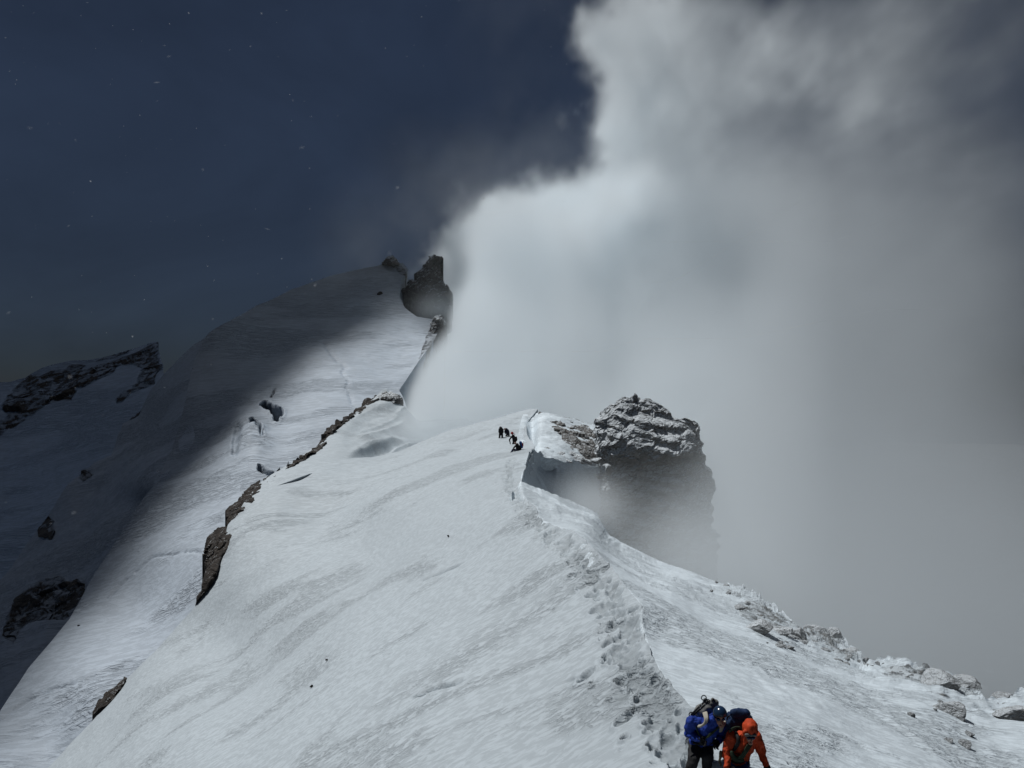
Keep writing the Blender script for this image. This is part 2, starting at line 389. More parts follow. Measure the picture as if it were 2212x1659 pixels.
R_poly = [(1108, 1030), (1128, 1040), (1150, 1050), (1185, 1061), (1225, 1078), (1260, 1094), (1290, 1108), (1317, 1152), (1340, 1167), (1362, 1178), (1400, 1196), (1436, 1213), (1480, 1230), (1531, 1247), (1585, 1266), (1637, 1291),
          (1680, 1320), (1713, 1345), (1740, 1364), (1800, 1372), (1850, 1411), (1866, 1434), (1903, 1433), (1979, 1442), (2017, 1457), (2067, 1466), (2105, 1488), (2127, 1521), (2169, 1511), (2212, 1496), (2420, 1500), (2800, 1545), (3300, 1640), (3300, 1900), (1780, 1900),
          (1660, 1740), (1580, 1650), (1500, 1570), (1430, 1510), (1390, 1440), (1360, 1370), (1355, 1320), (1300, 1250), (1230, 1180), (1150, 1140), (1110, 1090), (1100, 1040)]
def R_disp(V, pts):
    q = V.copy(); y = V[:, 1]; x = V[:, 0]
    yaw = math.radians(97); c, s = math.cos(yaw), math.sin(yaw)
    st = np.stack([(x * c + y * s) * .25, -x * s + y * c, V[:, 2] * .5], -1)
    dc = seg_near(pts, crest, closed=False)[0] * y / F
    g = sstep(-.2, .3, fbm(V * .25, 3, 81)) * (np.exp(-dc / 3.5) + .25)
    fd = sstep(0, 1.2, dc)
    q[:, 2] += fd * .25 * fbm(V * .14, 4, 41) * np.clip(y / 25, .5, 1.6) + fd * g * .16 * fbm(st * 2.2, 4, 43, .6) + .05 * fbm(V * 1.5, 3, 47)
    q[:, 2] -= 1.2 * sstep(0, 16, sdf(pts, A_poly))         # tucked under the cornice
    rim = sdf(pts, R_poly)                              # broken snowy rubble towards the drop
    k = np.exp(-np.clip(rim, 0, None) / 32) * sstep(1530, 1600, pts[:, 0]) * sstep(1590, 1530, pts[:, 1])
    q[:, 2] += k * (.34 * ridged(V * .9, 4, 52) + .25 * fbm(V * 2.2, 3, 53))
    return q
RUB = [(1560, 1262), (1637, 1288), (1713, 1345), (1800, 1370), (1866, 1432), (1979, 1440), (2067, 1464), (2130, 1520), (2040, 1510), (1960, 1476), (1860, 1452), (1770, 1398), (1680, 1392), (1610, 1350), (1590, 1310)]
def R_rock(V, pts): return np.clip(.30 + np.clip(sdf(pts, RUB), -40, 14) / 60, 0, .62)
tag(layer("lee_slope", R_poly, R, 3.0, 2.0, M["lee"], R_disp, {"track": lambda V, p: 0 * V[:, 0], "rock": R_rock}, skirt=((.3, .5), (7, 16))), kind="structure")

# --- W: steep lee bowl below the cornice and its rib, mostly turned away from the sun
W_ = TPS([(u + 2, v, A(u, v) * 1.01 + .25) for u, v in ((1153, 979), (1132, 1016), (1125, 1042))] + [(1170, 985, 79.8), (1205, 995, 81.5), (1240, 1003, 83.5), (1290, 1006, 88), (1340, 1008, 92), (1160, 1010, 78.5), (1200, 1035, 80), (1140, 1035, 62), (1165, 1055, 71), (1200, 1080, 77), (1280, 1045, 86), (1250, 1085, 82), (1300, 1120, 88), (1340, 1100, 92), (1200, 1130, 75)])
W_poly = [(1135, 985), (1152, 978), (1170, 984), (1205, 995), (1240, 1002), (1290, 1005), (1345, 1008), (1345, 1150), (1200, 1140), (1110, 1080), (1105, 1040), (1118, 1010)]
def W_disp(V, pts):
    q = V.copy(); q[:, 2] += .7 * fbm(V * .16, 4, 171) + .12 * fbm(V * [.9, .3, .3], 3, 175) - 1.2 * sstep(0, 14, sdf(pts, A_poly))
    g = sstep(60, 10, seg_near(pts, [(1153, 979), (1240, 1003), (1290, 1006)], closed=False)[0])     # flutes under the rib
    q[:, 2] += .8 * g * ridged(V * [.75, .12, .12], 3, 173) + .15 * fbm(V * [1.2, .4, .4], 3, 176)
    return q
tag(layer("cornice_bowl", W_poly, W_, 2.0, 1.5, M["lee"], W_disp, {"track": lambda V, p: 0 * V[:, 0], "rock": lambda V, p: 0 * V[:, 0] - 1}, skirt=((.3, .6), (5, 9))), kind="structure")

# --- R2: snow apron of the bowl behind the cornice
R2 = TPS([(1160, 888, 104), (1140, 930, 95), (1153, 976, 80.5), (1200, 950, 90), (1175, 900, 100), (1240, 990, 85.5), (1290, 1004, 88.2), (1290, 960, 94), (1170, 985, 80), (1240, 1003, 83.7), (1240, 930, 97)])
R2_poly = [(1130, 890), (1165, 887), (1178, 893), (1200, 900), (1240, 905), (1330, 930), (1345, 1012), (1288, 1008), (1240, 1004), (1205, 997), (1170, 987), (1152, 982), (1130, 985), (1120, 940)]
def R2_disp(V, pts):
    q = V.copy(); e = ((pts[:, 0] - 1150) / 10) ** 2 + ((pts[:, 1] - 945) / 45) ** 2
    q[:, 2] += .5 * fbm(V * .22, 4, 91) + .12 * fbm(V * .9, 3, 92) - 1.2 * np.exp(-e); return q
tag(layer("snow_apron", R2_poly, R2, 2.0, 1.5, M["lee"], R2_disp, {"track": lambda V, p: 0 * V[:, 0], "rock": lambda V, p: 0 * V[:, 0] - 1}, skirt=((.3, .4), (4, 6))), kind="structure")

# --- B: the big far face that climbs to the summit pinnacle
B_pts = [(0, 1600, 84), (-120, 1700, 76), (105, 1659, 80), (0, 1530, 92), (150, 1340, 112), (250, 1170, 132), (330, 1055, 150), (445, 1250, 104), (420, 1310, 100), (205, 1545, 84), (560, 1040, 132), (610, 1010, 140), (700, 960, 150), (830, 850, 190),
         (900, 760, 222), (950, 690, 250), (870, 570, 300), (600, 640, 268), (700, 605, 285), (450, 720, 236), (420, 800, 218), (400, 880, 195), (500, 900, 182), (600, 800, 212), (700, 700, 245), (870, 640, 270), (300, 1300, 112), (500, 760, 225), (380, 960, 176), (750, 800, 205), (200, 1500, 87), (300, 1750, 70)]
B = TPS(B_pts)
B_poly = [(832, 572), (870, 570), (882, 585), (876, 598), (866, 612), (862, 640), (875, 662), (900, 680), (948, 690), (950, 705), (935, 735), (905, 775), (880, 815), (862, 850), (900, 930), (760, 1060), (640, 1120), (560, 1250), (460, 1420), (300, 1600), (200, 1800), (-160, 1800),
          (-160, 1720), (-60, 1600), (0, 1530), (60, 1440), (110, 1385), (150, 1338), (200, 1250), (250, 1170), (290, 1108), (332, 1052), (372, 975), (395, 890), (415, 800), (440, 735), (452, 719), (500, 690), (550, 660), (600, 640), (650, 622), (700, 605), (765, 588)]
def B_disp(V, pts):
    q = V.copy(); u, v = pts[:, 0], pts[:, 1]
    q[:, 2] += 1.6 * fbm(V * .028, 4, 101) + .35 * fbm(V * .15, 4, 103) * sstep(-.2, .3, fbm(V * .05, 3, 104))
    # crevasses and seracs on the sunlit face: pits pushed back into the snow with raised lips
    for (a, b, w, dep) in (((574, 884), (600, 898), 8, 8), ((590, 902), (597, 912), 5, 6), ((594, 842), (588, 862), 2, 1.2), ((545, 930), (558, 942), 6, 4), ((560, 944), (568, 956), 4, 3), ((560, 1014), (588, 1020), 4, 3), ((515, 940), (506, 985), 8, 1.2)):
        d, _, _ = seg_near(pts + 3.5 * np.stack([vnoise(V * .3, 8) + .6 * vnoise(V * .9, 6), vnoise(V * .3, 9) + .6 * vnoise(V * .9, 7)], -1), [a, b], closed=False)
        g = np.exp(-(d / w) ** 3)
        q *= (1 + dep * g / 180)[:, None]; q[:, 2] -= dep * .55 * g
        q[:, 2] += dep * .06 * np.exp(-((d - 1.5 * w) / (.6 * w)) ** 2)
    # bulging snow lobe under the crevasses
    e = ((u - 545) / 42) ** 2 + ((v - 950) / 55) ** 2
    q[:, 2] += 2.2 * np.exp(-e) + 1.2 * np.exp(-e) * fbm(V * .18, 3, 177)
    # faint ski and boot tracks
    for line, w in (([(700, 735), (740, 790), (755, 850), (760, 880)], 4), ([(0, 1540), (90, 1490), (250, 1440), (340, 1395), (470, 1330)], 4), ([(230, 1290), (330, 1210), (430, 1190)], 3)):
        d, _, _ = seg_near(pts + 5 * np.stack([vnoise(V * .2, 18), vnoise(V * .2, 19)], -1), line, closed=False)
        q[:, 2] -= .35 * np.exp(-(d / w) ** 2) * (.4 + .6 * (vnoise(V * .8, 66) > -.2))
    return q
def B_rock(V, pts):
    d = np.maximum.reduce([sdf(pts, [(852, 578), (862, 566), (876, 585), (880, 600), (866, 596)]), sdf(pts, [(930, 700), (950, 692), (948, 715), (925, 748), (905, 770)])])
    return np.clip(.5 + d / 12, 0, 1)
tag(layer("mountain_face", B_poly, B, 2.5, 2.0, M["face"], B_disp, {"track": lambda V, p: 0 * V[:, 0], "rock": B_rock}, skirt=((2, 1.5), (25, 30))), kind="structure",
    label="far mountain face of snow, half in cloud shadow")

# --- D: glacier flank in shadow, lower left
D = TPS([(u, v, float(B(u, v)) + .8) for u, v in ((452, 719), (440, 760), (420, 800), (405, 845), (395, 890), (385, 930), (372, 975), (350, 1015), (332, 1052), (480, 760), (440, 900), (500, 830))] + [(310, 1090, 160),  (330, 835, 232), (300, 905, 220), (240, 980, 205), (150, 1050, 192), (100, 1120, 182), (0, 1260, 165), (-120, 1340, 160), (250, 1170, 150), (150, 1338, 134), (100, 1300, 142), (0, 1450, 122), (0, 1560, 108), (-120, 1600, 108), (200, 1150, 166), (80, 1220, 165)])
D_poly = [(455, 722), (420, 748), (380, 785), (352, 812), (330, 838), (305, 880), (268, 912), (240, 980), (195, 1012), (150, 1050), (120, 1092), (90, 1128), (60, 1170), (0, 1258), (-160, 1345), (-160, 1640), (0, 1640), (120, 1460), (230, 1320), (330, 1180), (420, 1040), (470, 900), (500, 800)]
D_rockpoly = [[(8, 1385), (14, 1345), (40, 1295), (80, 1262), (130, 1250), (182, 1262), (178, 1310), (140, 1345), (60, 1352), (30, 1395)], [(18, 1160), (50, 1115), (78, 1088), (70, 1120), (40, 1158)], [(78, 1130), (100, 1110), (122, 1130), (112, 1165), (85, 1160)], [(155, 1025), (175, 1012), (198, 1030), (180, 1044)], [(285, 890), (305, 878), (300, 890), (270, 910)]]
def D_rock(V, pts):
    d = np.maximum.reduce([sdf(pts, r) for r in D_rockpoly]); return np.clip(.5 + d / 18, 0, 1)
def D_disp(V, pts):
    q = V.copy(); r = D_rock(V, pts)
    q[:, 2] += 3.0 * fbm(V * .035, 4, 121) + .8 * fbm(V * .15, 4, 123)
    ice = sstep(.0, .5, fbm(V * .04, 3, 128)) * sstep(330, 230, pts[:, 0])
    bl = sstep(290, 380, pts[:, 0])
    q[:, 2] = q[:, 2] * (1 - bl) + bl * (V[:, 2] + 1.6 * fbm(V * .028, 4, 101) + .35 * fbm(V * .15, 4, 103) * sstep(-.2, .3, fbm(V * .05, 3, 104)))
    q += rough_rock(V, 6.0, 1.4, 131) * (sstep(.35, .7, r) + .35 * ice)[:, None]
    return q
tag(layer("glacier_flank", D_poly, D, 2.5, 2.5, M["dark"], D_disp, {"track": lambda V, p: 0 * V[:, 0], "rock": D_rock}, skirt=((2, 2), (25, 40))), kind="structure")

# --- C: distant dark mountain
C = TPS([(-60, 830, 560), (0, 822, 560), (150, 775, 580), (335, 745, 600), (345, 820, 520), (300, 930, 450), (0, 950, 480), (150, 900, 500), (0, 1300, 300), (250, 1000, 400), (-150, 1350, 290)])
C_poly = [(-160, 850), (-60, 832), (0, 822), (22, 820), (45, 812), (70, 800), (92, 789), (120, 782), (152, 775), (190, 770), (222, 765), (262, 758), (300, 752), (322, 746), (336, 746), (344, 768), (350, 790), (360, 830), (340, 960), (250, 1060), (100, 1230), (0, 1350), (-160, 1400)]
C_snow = [[(190, 772), (300, 753), (318, 752), (290, 768), (240, 782), (170, 795)], [(0, 835), (30, 822), (28, 850), (0, 880), (-40, 890), (-60, 850)]]
C_rockpoly = [(-20, 960), (5, 885), (30, 835), (50, 810), (335, 744), (350, 800), (318, 815), (300, 828), (305, 800), (262, 790), (210, 822), (190, 835), (165, 845), (152, 872), (128, 872), (100, 880), (55, 912), (20, 935), (0, 950)]
def C_rock(V, pts):
    d = sdf(pts, C_rockpoly)
    for s in C_snow: d = np.minimum(d, -sdf(pts, s))
    d = np.maximum(d, sdf(pts, [(255, 872), (262, 852), (320, 815), (345, 800), (330, 830), (300, 845)]))
    return np.clip(.5 + d / 30, 0, 1)
def C_disp(V, pts):
    q = V.copy(); r = C_rock(V, pts)
    q[:, 2] += 6 * fbm(V * .012, 4, 141); q += rough_rock(V, 22, 3.5, 143) * (sstep(.3, .7, r) * .9 + .1)[:, None]; return q
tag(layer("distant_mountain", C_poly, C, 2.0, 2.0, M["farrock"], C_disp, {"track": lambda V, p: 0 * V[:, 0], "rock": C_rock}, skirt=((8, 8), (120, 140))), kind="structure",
    label="distant dark rocky mountain with snow patches on the left")

# ------------------------------------------------------------------ rock things
def outcrop(name, label, poly, depth, bulge, size, amp, seed, mat, step=2.0, cat="rock", group=None, strata=0.0, skirt=None, tilt=0.0):
    """a crag shaped on its outline: bulges out of the snow, broken surface, closed behind by a skirt"""
    dfun = depth if callable(depth) else (lambda u, v: np.full(np.shape(u), float(depth)))
    pa = np.array(poly, float); rad = max(4.0, min(np.ptp(pa[:, 0]), np.ptp(pa[:, 1])) * .5)
    def disp(V, pts):
        d = np.clip(sdf(pts, poly), 0, rad) / rad; dep = np.linalg.norm(V, axis=1)
        q = V * (1 - bulge * np.sqrt(np.clip(1 - (1 - d) ** 2, 0, 1)) / dep)[:, None]
        return q + rough_rock(q, size, amp, seed, strata)
    b = bulge
    o = layer(name, poly, dfun, step, step, mat, disp, skirt=skirt or ((.6 * b, .1 * b), (1.6 * b, .8 * b), (3 * b, 3 * b)))
    me = o.data; me.polygons.foreach_set("use_smooth", np.zeros(len(me.polygons), bool))
    return tag(o, label, cat, group)

def Bd(off): return lambda u, v: B(u, v) - off
def Aoff(off): return lambda u, v: A(u, v) + off
CR = "rock outcrops breaking the left edge of the ridge"
outcrop("rock_outcrop", "brown rock cliff with a tall left face at the ridge's left edge", [(442, 1250), (443, 1190), (447, 1162), (462, 1148), (490, 1138), (499, 1150), (490, 1185), (478, 1215), (468, 1245), (452, 1272), (438, 1290), (420, 1312), (424, 1296), (440, 1275)], lambda u, v: A(u, v) + .6, 2.2, 2.2, .35, 201, M["dry"], 1.5, group=CR)
outcrop("rock_outcrop", "dark squarish crag directly above the tall brown cliff on the ridge edge", [(491, 1132), (490, 1110), (498, 1095), (515, 1085), (530, 1062), (548, 1046), (566, 1036), (572, 1042), (560, 1060), (552, 1085), (530, 1105), (510, 1122)], lambda u, v: A(u, v) + .8, 2.2, 2.2, .4, 203, M["dry"], 1.5, group=CR)
outcrop("rock_outcrop", "lowest small rock on the ridge's left edge, near the picture's lower left corner", [(203, 1545), (205, 1522), (222, 1508), (240, 1490), (258, 1472), (268, 1462), (270, 1470), (258, 1490), (240, 1512), (222, 1530)], lambda u, v: A(u, v) + .4, 1.1, 1.6, .3, 205, M["dry"], 1.5, group=CR)
outcrop("rock_band", "long thin dark rock band climbing along the saddle edge", [(568, 1034), (600, 1012), (640, 996), (660, 982), (684, 958), (700, 940), (720, 922), (745, 902), (765, 888), (790, 868), (812, 852), (834, 847), (842, 852), (834, 862), (812, 868), (800, 876), (772, 896), (745, 914), (722, 934), (704, 952), (692, 968), (668, 988), (640, 1002), (605, 1020), (575, 1040)],
        lambda u, v: A2(u, v) - .3, .9, 3.0, .75, 207, M["dry"], 1.5)
outcrop("rock_outcrop", "dark rock knob capping the saddle's far end at the cloud edge", [(806, 862), (818, 850), (832, 846), (846, 852), (860, 860), (870, 872), (862, 888), (842, 890), (826, 896), (812, 885)], 149, 3.5, 3.5, .8, 209, M["pinn"], 1.5)
outcrop("rock_pinnacle", "tall dark rock pinnacle standing out of the cloud at the summit", [(872, 622), (880, 604), (887, 597), (893, 602), (897, 589), (906, 584), (908, 573), (917, 567), (920, 554), (931, 550), (940, 549), (952, 553), (955, 564), (948, 576), (958, 590), (955, 600), (968, 614), (973, 640), (966, 672), (935, 672), (908, 655), (884, 640)], 286, 6, 5, 2.1, 211, M["pinn"], 1.0, group="summit rocks", skirt=((3, .5), (8, 4), (14, 8)))
outcrop("rock_pinnacle", "small dark rock horn left of the tall summit pinnacle", [(822, 566), (832, 556), (842, 552), (856, 560), (860, 572), (848, 582), (835, 574)], 296, 6, 5, 1.4, 213, M["pinn"], 1.5, group="summit rocks", skirt=((3, .5), (8, 4), (14, 8)))
outcrop("rock_pinnacle", "rock rib on the cloud edge below the summit pinnacle", [(930, 704), (938, 690), (950, 686), (960, 700), (958, 720), (945, 740), (925, 760), (912, 768), (918, 748), (930, 730)], 244, 6, 5, 1.4, 215, M["pinn"], 1.5, group="summit rocks", skirt=((3, .5), (8, 4), (14, 8)))
outcrop("rock_wall", "grey rock wall ringing the snow bowl between hump and rock tower", [(1170, 897), (1182, 899), (1200, 904), (1222, 903), (1234, 898), (1245, 900), (1252, 912), (1266, 918), (1286, 920), (1300, 918), (1305, 1004), (1285, 1000), (1262, 990), (1248, 978), (1232, 966), (1216, 950), (1202, 938), (1190, 926), (1178, 918), (1174, 908)],
        lambda u, v: R2(u, v) + 1.5 - np.clip((np.asarray(v) - 900) / 100, 0, 1) * 2.6, .9, 2.4, .55, 217, M["wall"], 1.5)
outcrop("rock_outcrop", "flat grey slab poking out of the bowl's snow apron", [(1175, 966), (1190, 966), (1198, 972), (1194, 978), (1184, 972)], lambda u, v: R2(u, v) - .1, .35, 1.2, .12, 219, M["wall"], 1.0)
outcrop("rock_outcrop", "rime covered rubble at the foot of the bowl wall", [(1196, 985), (1212, 974), (1232, 976), (1252, 985), (1280, 996), (1286, 1004), (1262, 1002), (1230, 999)], lambda u, v: R2(u, v) - .2, .5, 1.3, .3, 221, M["tower"], 1.2)

# the great snow-dusted rock tower: closed rings round a standing axis
sil = [(854, 1374, 1382), (860, 1360, 1392), (868, 1348, 1410), (878, 1328, 1440), (886, 1316, 1446), (897, 1305, 1454), (903, 1301, 1482), (915, 1296, 1497), (925, 1291, 1503), (940, 1286, 1506), (955, 1284, 1508), (970, 1286, 1510), (985, 1290, 1511), (996, 1300, 1514), (1008, 1296, 1522), (1027, 1290, 1533), (1061, 1288, 1538), (1100, 1288, 1537), (1138, 1290, 1542), (1153, 1290, 1538), (1206, 1290, 1540), (1260, 1285, 1546), (1340, 1280, 1552)]
sa = np.array(sil, float)
def tower():
    vs = np.linspace(854.5, 1340, 232); nt_ = 260
    uL, uR = np.interp(vs, sa[:, 0], sa[:, 1]), np.interp(vs, sa[:, 0], sa[:, 2])
    th = np.linspace(0, 2 * math.pi, nt_, endpoint=False); Dp = 88.0
    cx = (uL + uR) / 2; hw = (uR - uL) / 2 * Dp / F
    rows = []
    for v, c, w in zip(vs, cx, hw):
        ctr = P(c, v, Dp)
        head = 1 - sstep(975, 1006, v)                                      # head overhangs the body below
        fwd = w * (.86 * head * (.22 + .78 * np.clip((v - 858) / 130, 0, 1) ** .75) + .46 * (1 - head)) + 1.2 * sstep(1010, 1340, v)
        ca, sn = np.cos(th), np.sin(th)
        ex = np.sign(ca) * np.abs(ca) ** .8; ey = np.sign(sn) * np.abs(sn) ** .8
        r = np.stack([ctr[0] + w * ex, ctr[1] + np.where(ey < 0, fwd, w * .7) * ey, np.full(nt_, ctr[2])], -1)
        r[:, 2] += -.5 * (ca * .6) * head                                    # strata dip to the right
        rows.append(r)
    V = np.concatenate(rows)
    V += rough_rock(V, 3.6, .55, 301, .3) + rough_rock(V, 1.2, .34, 307, .2)
    z = V[:, 2]; led = np.abs(((z + .25 * V[:, 0] + .6 * vnoise(V * .25, 3)) / 1.35) % 1 - .5)   # ledges
    ctr = np.array([V[:, 0].mean(), Dp]); rad = V[:, :2] - ctr; rad /= np.linalg.norm(rad, axis=1)[:, None]
    V[:, :2] += rad * ((sstep(.1, .4, led) * .5 - .22) * np.clip(.3 + .9 * vnoise(V * [.3, .3, .45], 5), 0, 1))[:, None]
    n = nt_; i = np.arange(len(vs) - 1)[:, None] * n + np.arange(n)[None]; j = np.arange(len(vs) - 1)[:, None] * n + (np.arange(n)[None] + 1) % n
    q = np.stack([i + n, j + n, j, i], -1).reshape(-1, 4)
    cap = len(V); V = np.concatenate([V, [V[:n].mean(0) + [0, 0, .25]]])
    t = np.stack([np.full(n, cap), np.arange(n), (np.arange(n) + 1) % n], -1)
    o = mk("rock_tower", V, q, t, M["tower"], smooth=False)
    tag(o, "massive snow dusted rock tower with overhanging head, fading into cloud below", "rock tower")
tower()

# boulders on the lee slope
def boulder_mesh(seed, sub=4, flat=.7):
    bm = bmesh.new(); bmesh.ops.create_icosphere(bm, subdivisions=sub, radius=1)
    V = np.array([v.co[:] for v in bm.verts]); r = np.random.default_rng(seed)
    for k in range(14):                                                       # split faces off the block
        n = r.normal(size=3); n /= np.linalg.norm(n); c = r.uniform(.42, .8)
        h = V @ n - c; V -= np.clip(h, 0, None)[:, None] * n * .9
    V += rough_rock(V, .7, .10, seed) ; V[:, 2] *= flat
    for v, c in zip(bm.verts, V): v.co = c
    me = bpy.data.meshes.new("boulder"); bm.to_mesh(me); bm.free()
    me.materials.append(M["boulder"]); return me
bmeshes = [boulder_mesh(400 + k, 4, f) for k, f in enumerate((.75, .6, .9, .65, .8, .55))]
def put_boulder(u, v, wpx, k, label, group=None, name="boulder", hpx=None, sink=.25, yaw=None, dep=None):
    d = float(R(u, v)) if dep is None else dep; s = wpx / F * d / 2; p = P(u, v, d)
    o = bpy.data.objects.new(name, bmeshes[k % 6]); COL.objects.link(o)
    o.location = p + np.array([0, s * .35, s * .12]); hz = (hpx / wpx) if hpx else .7
    o.scale = (s * 1.08, s * 1.0, s * hz * 1.45); o.rotation_euler = (rng.normal() * .12, rng.normal() * .15, rng.uniform(0, 6.28) if yaw is None else yaw)
    return tag(o, label, "boulder", group)
BG = "boulders along the right snow edge"
big = [(1640, 1368, 72, 42, "rounded leftmost boulder of the rubble on the right slope"), (1690, 1374, 62, 36, "rime crusted block beside the leftmost rounded boulder"), (1728, 1382, 50, 30, "broken block mid way along the upper rubble cluster"),
       (1770, 1370, 60, 44, "tall leaning block left of the smooth round boulder on the skyline"), (1806, 1384, 50, 52, "smooth round boulder bulging on the skyline of the upper rubble"), (1842, 1418, 44, 32, "dark wedge boulder below the round skyline boulder"),
       (2032, 1488, 88, 50, "broad dark triangular slab set in snow near the right edge"), (2088, 1492, 78, 60, "big sloping boulder fading into fog above the triangular slab"), (2062, 1547, 78, 34, "wide flat topped boulder in the snow below the triangular slab"),
       (2196, 1556, 92, 56, "large pale boulder cut off by the picture's right edge"), (1972, 1552, 24, 20, "lone pointed stone left of the flat topped boulder"), (2050, 1604, 26, 15, "left stone of the pair in the lower right snow"), (2089, 1615, 34, 18, "right larger stone of the pair in the lower right snow"),
       (1600, 1316, 28, 14, "half buried stone high on the slope above the rubble"), (2098, 1590, 22, 10, "small stone above the pair in the lower right snow"), (2170, 1512, 50, 20, "low rock on the foggy skyline at the far right")]
for k, (u, v, w, h, lab) in enumerate(big): put_boulder(u, v, w, k, lab, BG, hpx=h)
# small stones between them: nothing tells one from another
lines = [[(1560, 1270), (1640, 1310), (1720, 1360)], [(1660, 1385), (1760, 1396), (1850, 1430)], [(1850, 1428), (1930, 1448), (2010, 1470)], [(1900, 1440), (1985, 1462), (2040, 1478)], [(2020, 1530), (2100, 1530), (2200, 1525)], [(1700, 1390), (1800, 1400), (1880, 1446)]]
for k in range(110):
    L = np.array(lines[k % len(lines)], float); t = rng.random() * 2; i = int(min(t, 1.999)); p = L[i] + (L[i + 1] - L[i]) * (t - i) + rng.normal(size=2) * [14, 6]
    put_boulder(p[0], p[1], rng.choice([7, 9, 12, 16, 22, 28], p=[.2, .25, .2, .17, .12, .06]), k, "small rime covered stone in the rubble band along the right snow edge", "small stones of the rubble band", name="stone", hpx=None)
for k, (u, v, w, h, lab) in enumerate([(1290, 998, 30, 18, "snow capped block wedged between bowl wall and rock tower"), (1312, 1020, 34, 24, "larger snow capped boulder leaning on the rock tower's foot"), (1295, 1030, 24, 20, "lowest snow capped block hanging beside the rock tower's foot")]):
    o = put_boulder(u, v, w, k + 1, lab, "boulders at the rock tower's foot", hpx=h, dep=81.5); o.data = o.data.copy(); o.data.materials[0] = M["tower"]
# few dark stones on the ridge snow
for k, (u, v, w, lab) in enumerate([(672, 1484, 9, "lone black stone low on the ridge snow left of the long crack"), (705, 1426, 7, "small black stone above the lone one on the ridge snow"), (820, 637, 15, "black rock alone in the snow just below the summit pinnacle"), (170, 1352, 8, "tiny stone on the far face beside the shadow line"), (968, 1158, 6, "tiny dark stone high on the ridge snow below the party")]):
    f = B if u < 300 or v < 700 else A; d = float(f(u, v)); o = put_boulder(u, v, w, k, lab, name="stone", dep=d); o.data = o.data.copy(); o.data.materials[0] = M["dry"]

# ------------------------------------------------------------------ people
M["blue"] = cloth("blue_shell", (.012, .045, .30)); M["orange"] = cloth("orange_shell", (.50, .055, .012)); M["char"] = cloth("charcoal_trousers", (.022, .022, .024))
M["cream"] = cloth("cream_panel", (.42, .40, .34)); M["navy"] = cloth("navy_pack", (.010, .032, .095)); M["royal"] = cloth("royal_trousers", (.014, .065, .26)); M["black"] = cloth("black_fabric", (.009, .009, .011))
M["greypack"] = cloth("grey_pack", (.20, .205, .20)); M["rope"] = cloth("green_rope", (.022, .038, .020), wr=60, bump=.006); M["dknavy"] = cloth("dark_navy_shell", (.012, .013, .028)); M["red"] = cloth("red_fabric", (.30, .012, .014))
M["olive"] = cloth("olive_gear", (.10, .09, .055), wr=30); M["lilac"] = cloth("grey_violet_fabric", (.16, .15, .19)); M["dkblue"] = cloth("dark_blue_trousers", (.006, .010, .045)); M["tanpants"] = cloth("stone_trousers", (.12, .115, .10))
def plain(name, c, rough=.5, metal=0, spec=.5):
    m, nt, nd, L, pb = mat_new(name); tc = nd.new("ShaderNodeTexCoord").outputs["Object"]
    L.new(mixc(nt, noise(nt, tc, 22, 4), tuple(x * .8 for x in c) + (1,), tuple(c) + (1,)), pb.inputs["Base Color"])
    pb.inputs["Roughness"].default_value = rough; pb.inputs["Metallic"].default_value = metal; pb.inputs["Specular IOR Level"].default_value = spec; return m
M["skin"] = plain("skin", (.34, .17, .115), .55); M["helmet"] = plain("helmet_shell", (.012, .032, .075), .22, spec=.6); M["lens"] = plain("mirror_lens", (.01, .02, .06), .08, .6); M["metal"] = plain("gear_metal", (.45, .46, .47), .35, .9); M["blackplastic"] = plain("black_plastic", (.01, .01, .011), .4); M["lip"] = plain("mouth_dark", (.05, .015, .013), .5); M["goggle"] = plain("goggle_strap", (.10, .10, .10), .6)

def frame_from(d):
    d = Vector(d).normalized(); q = d.to_track_quat("Z", "Y"); return q.to_matrix().to_4x4()
def capsule(bm, a, ra, b, rb, flat=1.0, seg=16, up=None):
    """tapered limb from a to b with round ends, optionally flattened front to back (world y)"""
    a, b = Vector(a), Vector(b); L = (b - a).length
    R_ = frame_from(b - a) if L > 1e-6 else Matrix.Identity(4); rows = []; n = 6
    prof = [(-ra * math.cos(t), ra * math.sin(t)) for t in np.linspace(0.02, math.pi / 2, n)] + [(L + rb * math.sin(t), rb * math.cos(t)) for t in np.linspace(0, math.pi / 2 - .02, n)]
    for z, r in prof:
        row = []
        for k in range(seg):
            an = 2 * math.pi * k / seg; p = R_ @ Vector((r * math.cos(an), r * math.sin(an), z))
            row.append(bm.verts.new(a + Vector((p.x, p.y * flat, p.z))))
        rows.append(row)
    for r0, r1 in zip(rows[:-1], rows[1:]):
        for k in range(seg): bm.faces.new((r0[k], r0[(k + 1) % seg], r1[(k + 1) % seg], r1[k]))
    bm.faces.new(rows[0][::-1]); bm.faces.new(rows[-1])
def ell(bm, c, r, rot=None):
    m = Matrix.Translation(Vector(c)) @ (rot.to_4x4() if rot else Matrix.Identity(4)) @ Matrix.Diagonal((*r, 1))
    bmesh.ops.create_uvsphere(bm, u_segments=20, v_segments=14, radius=1, matrix=m)
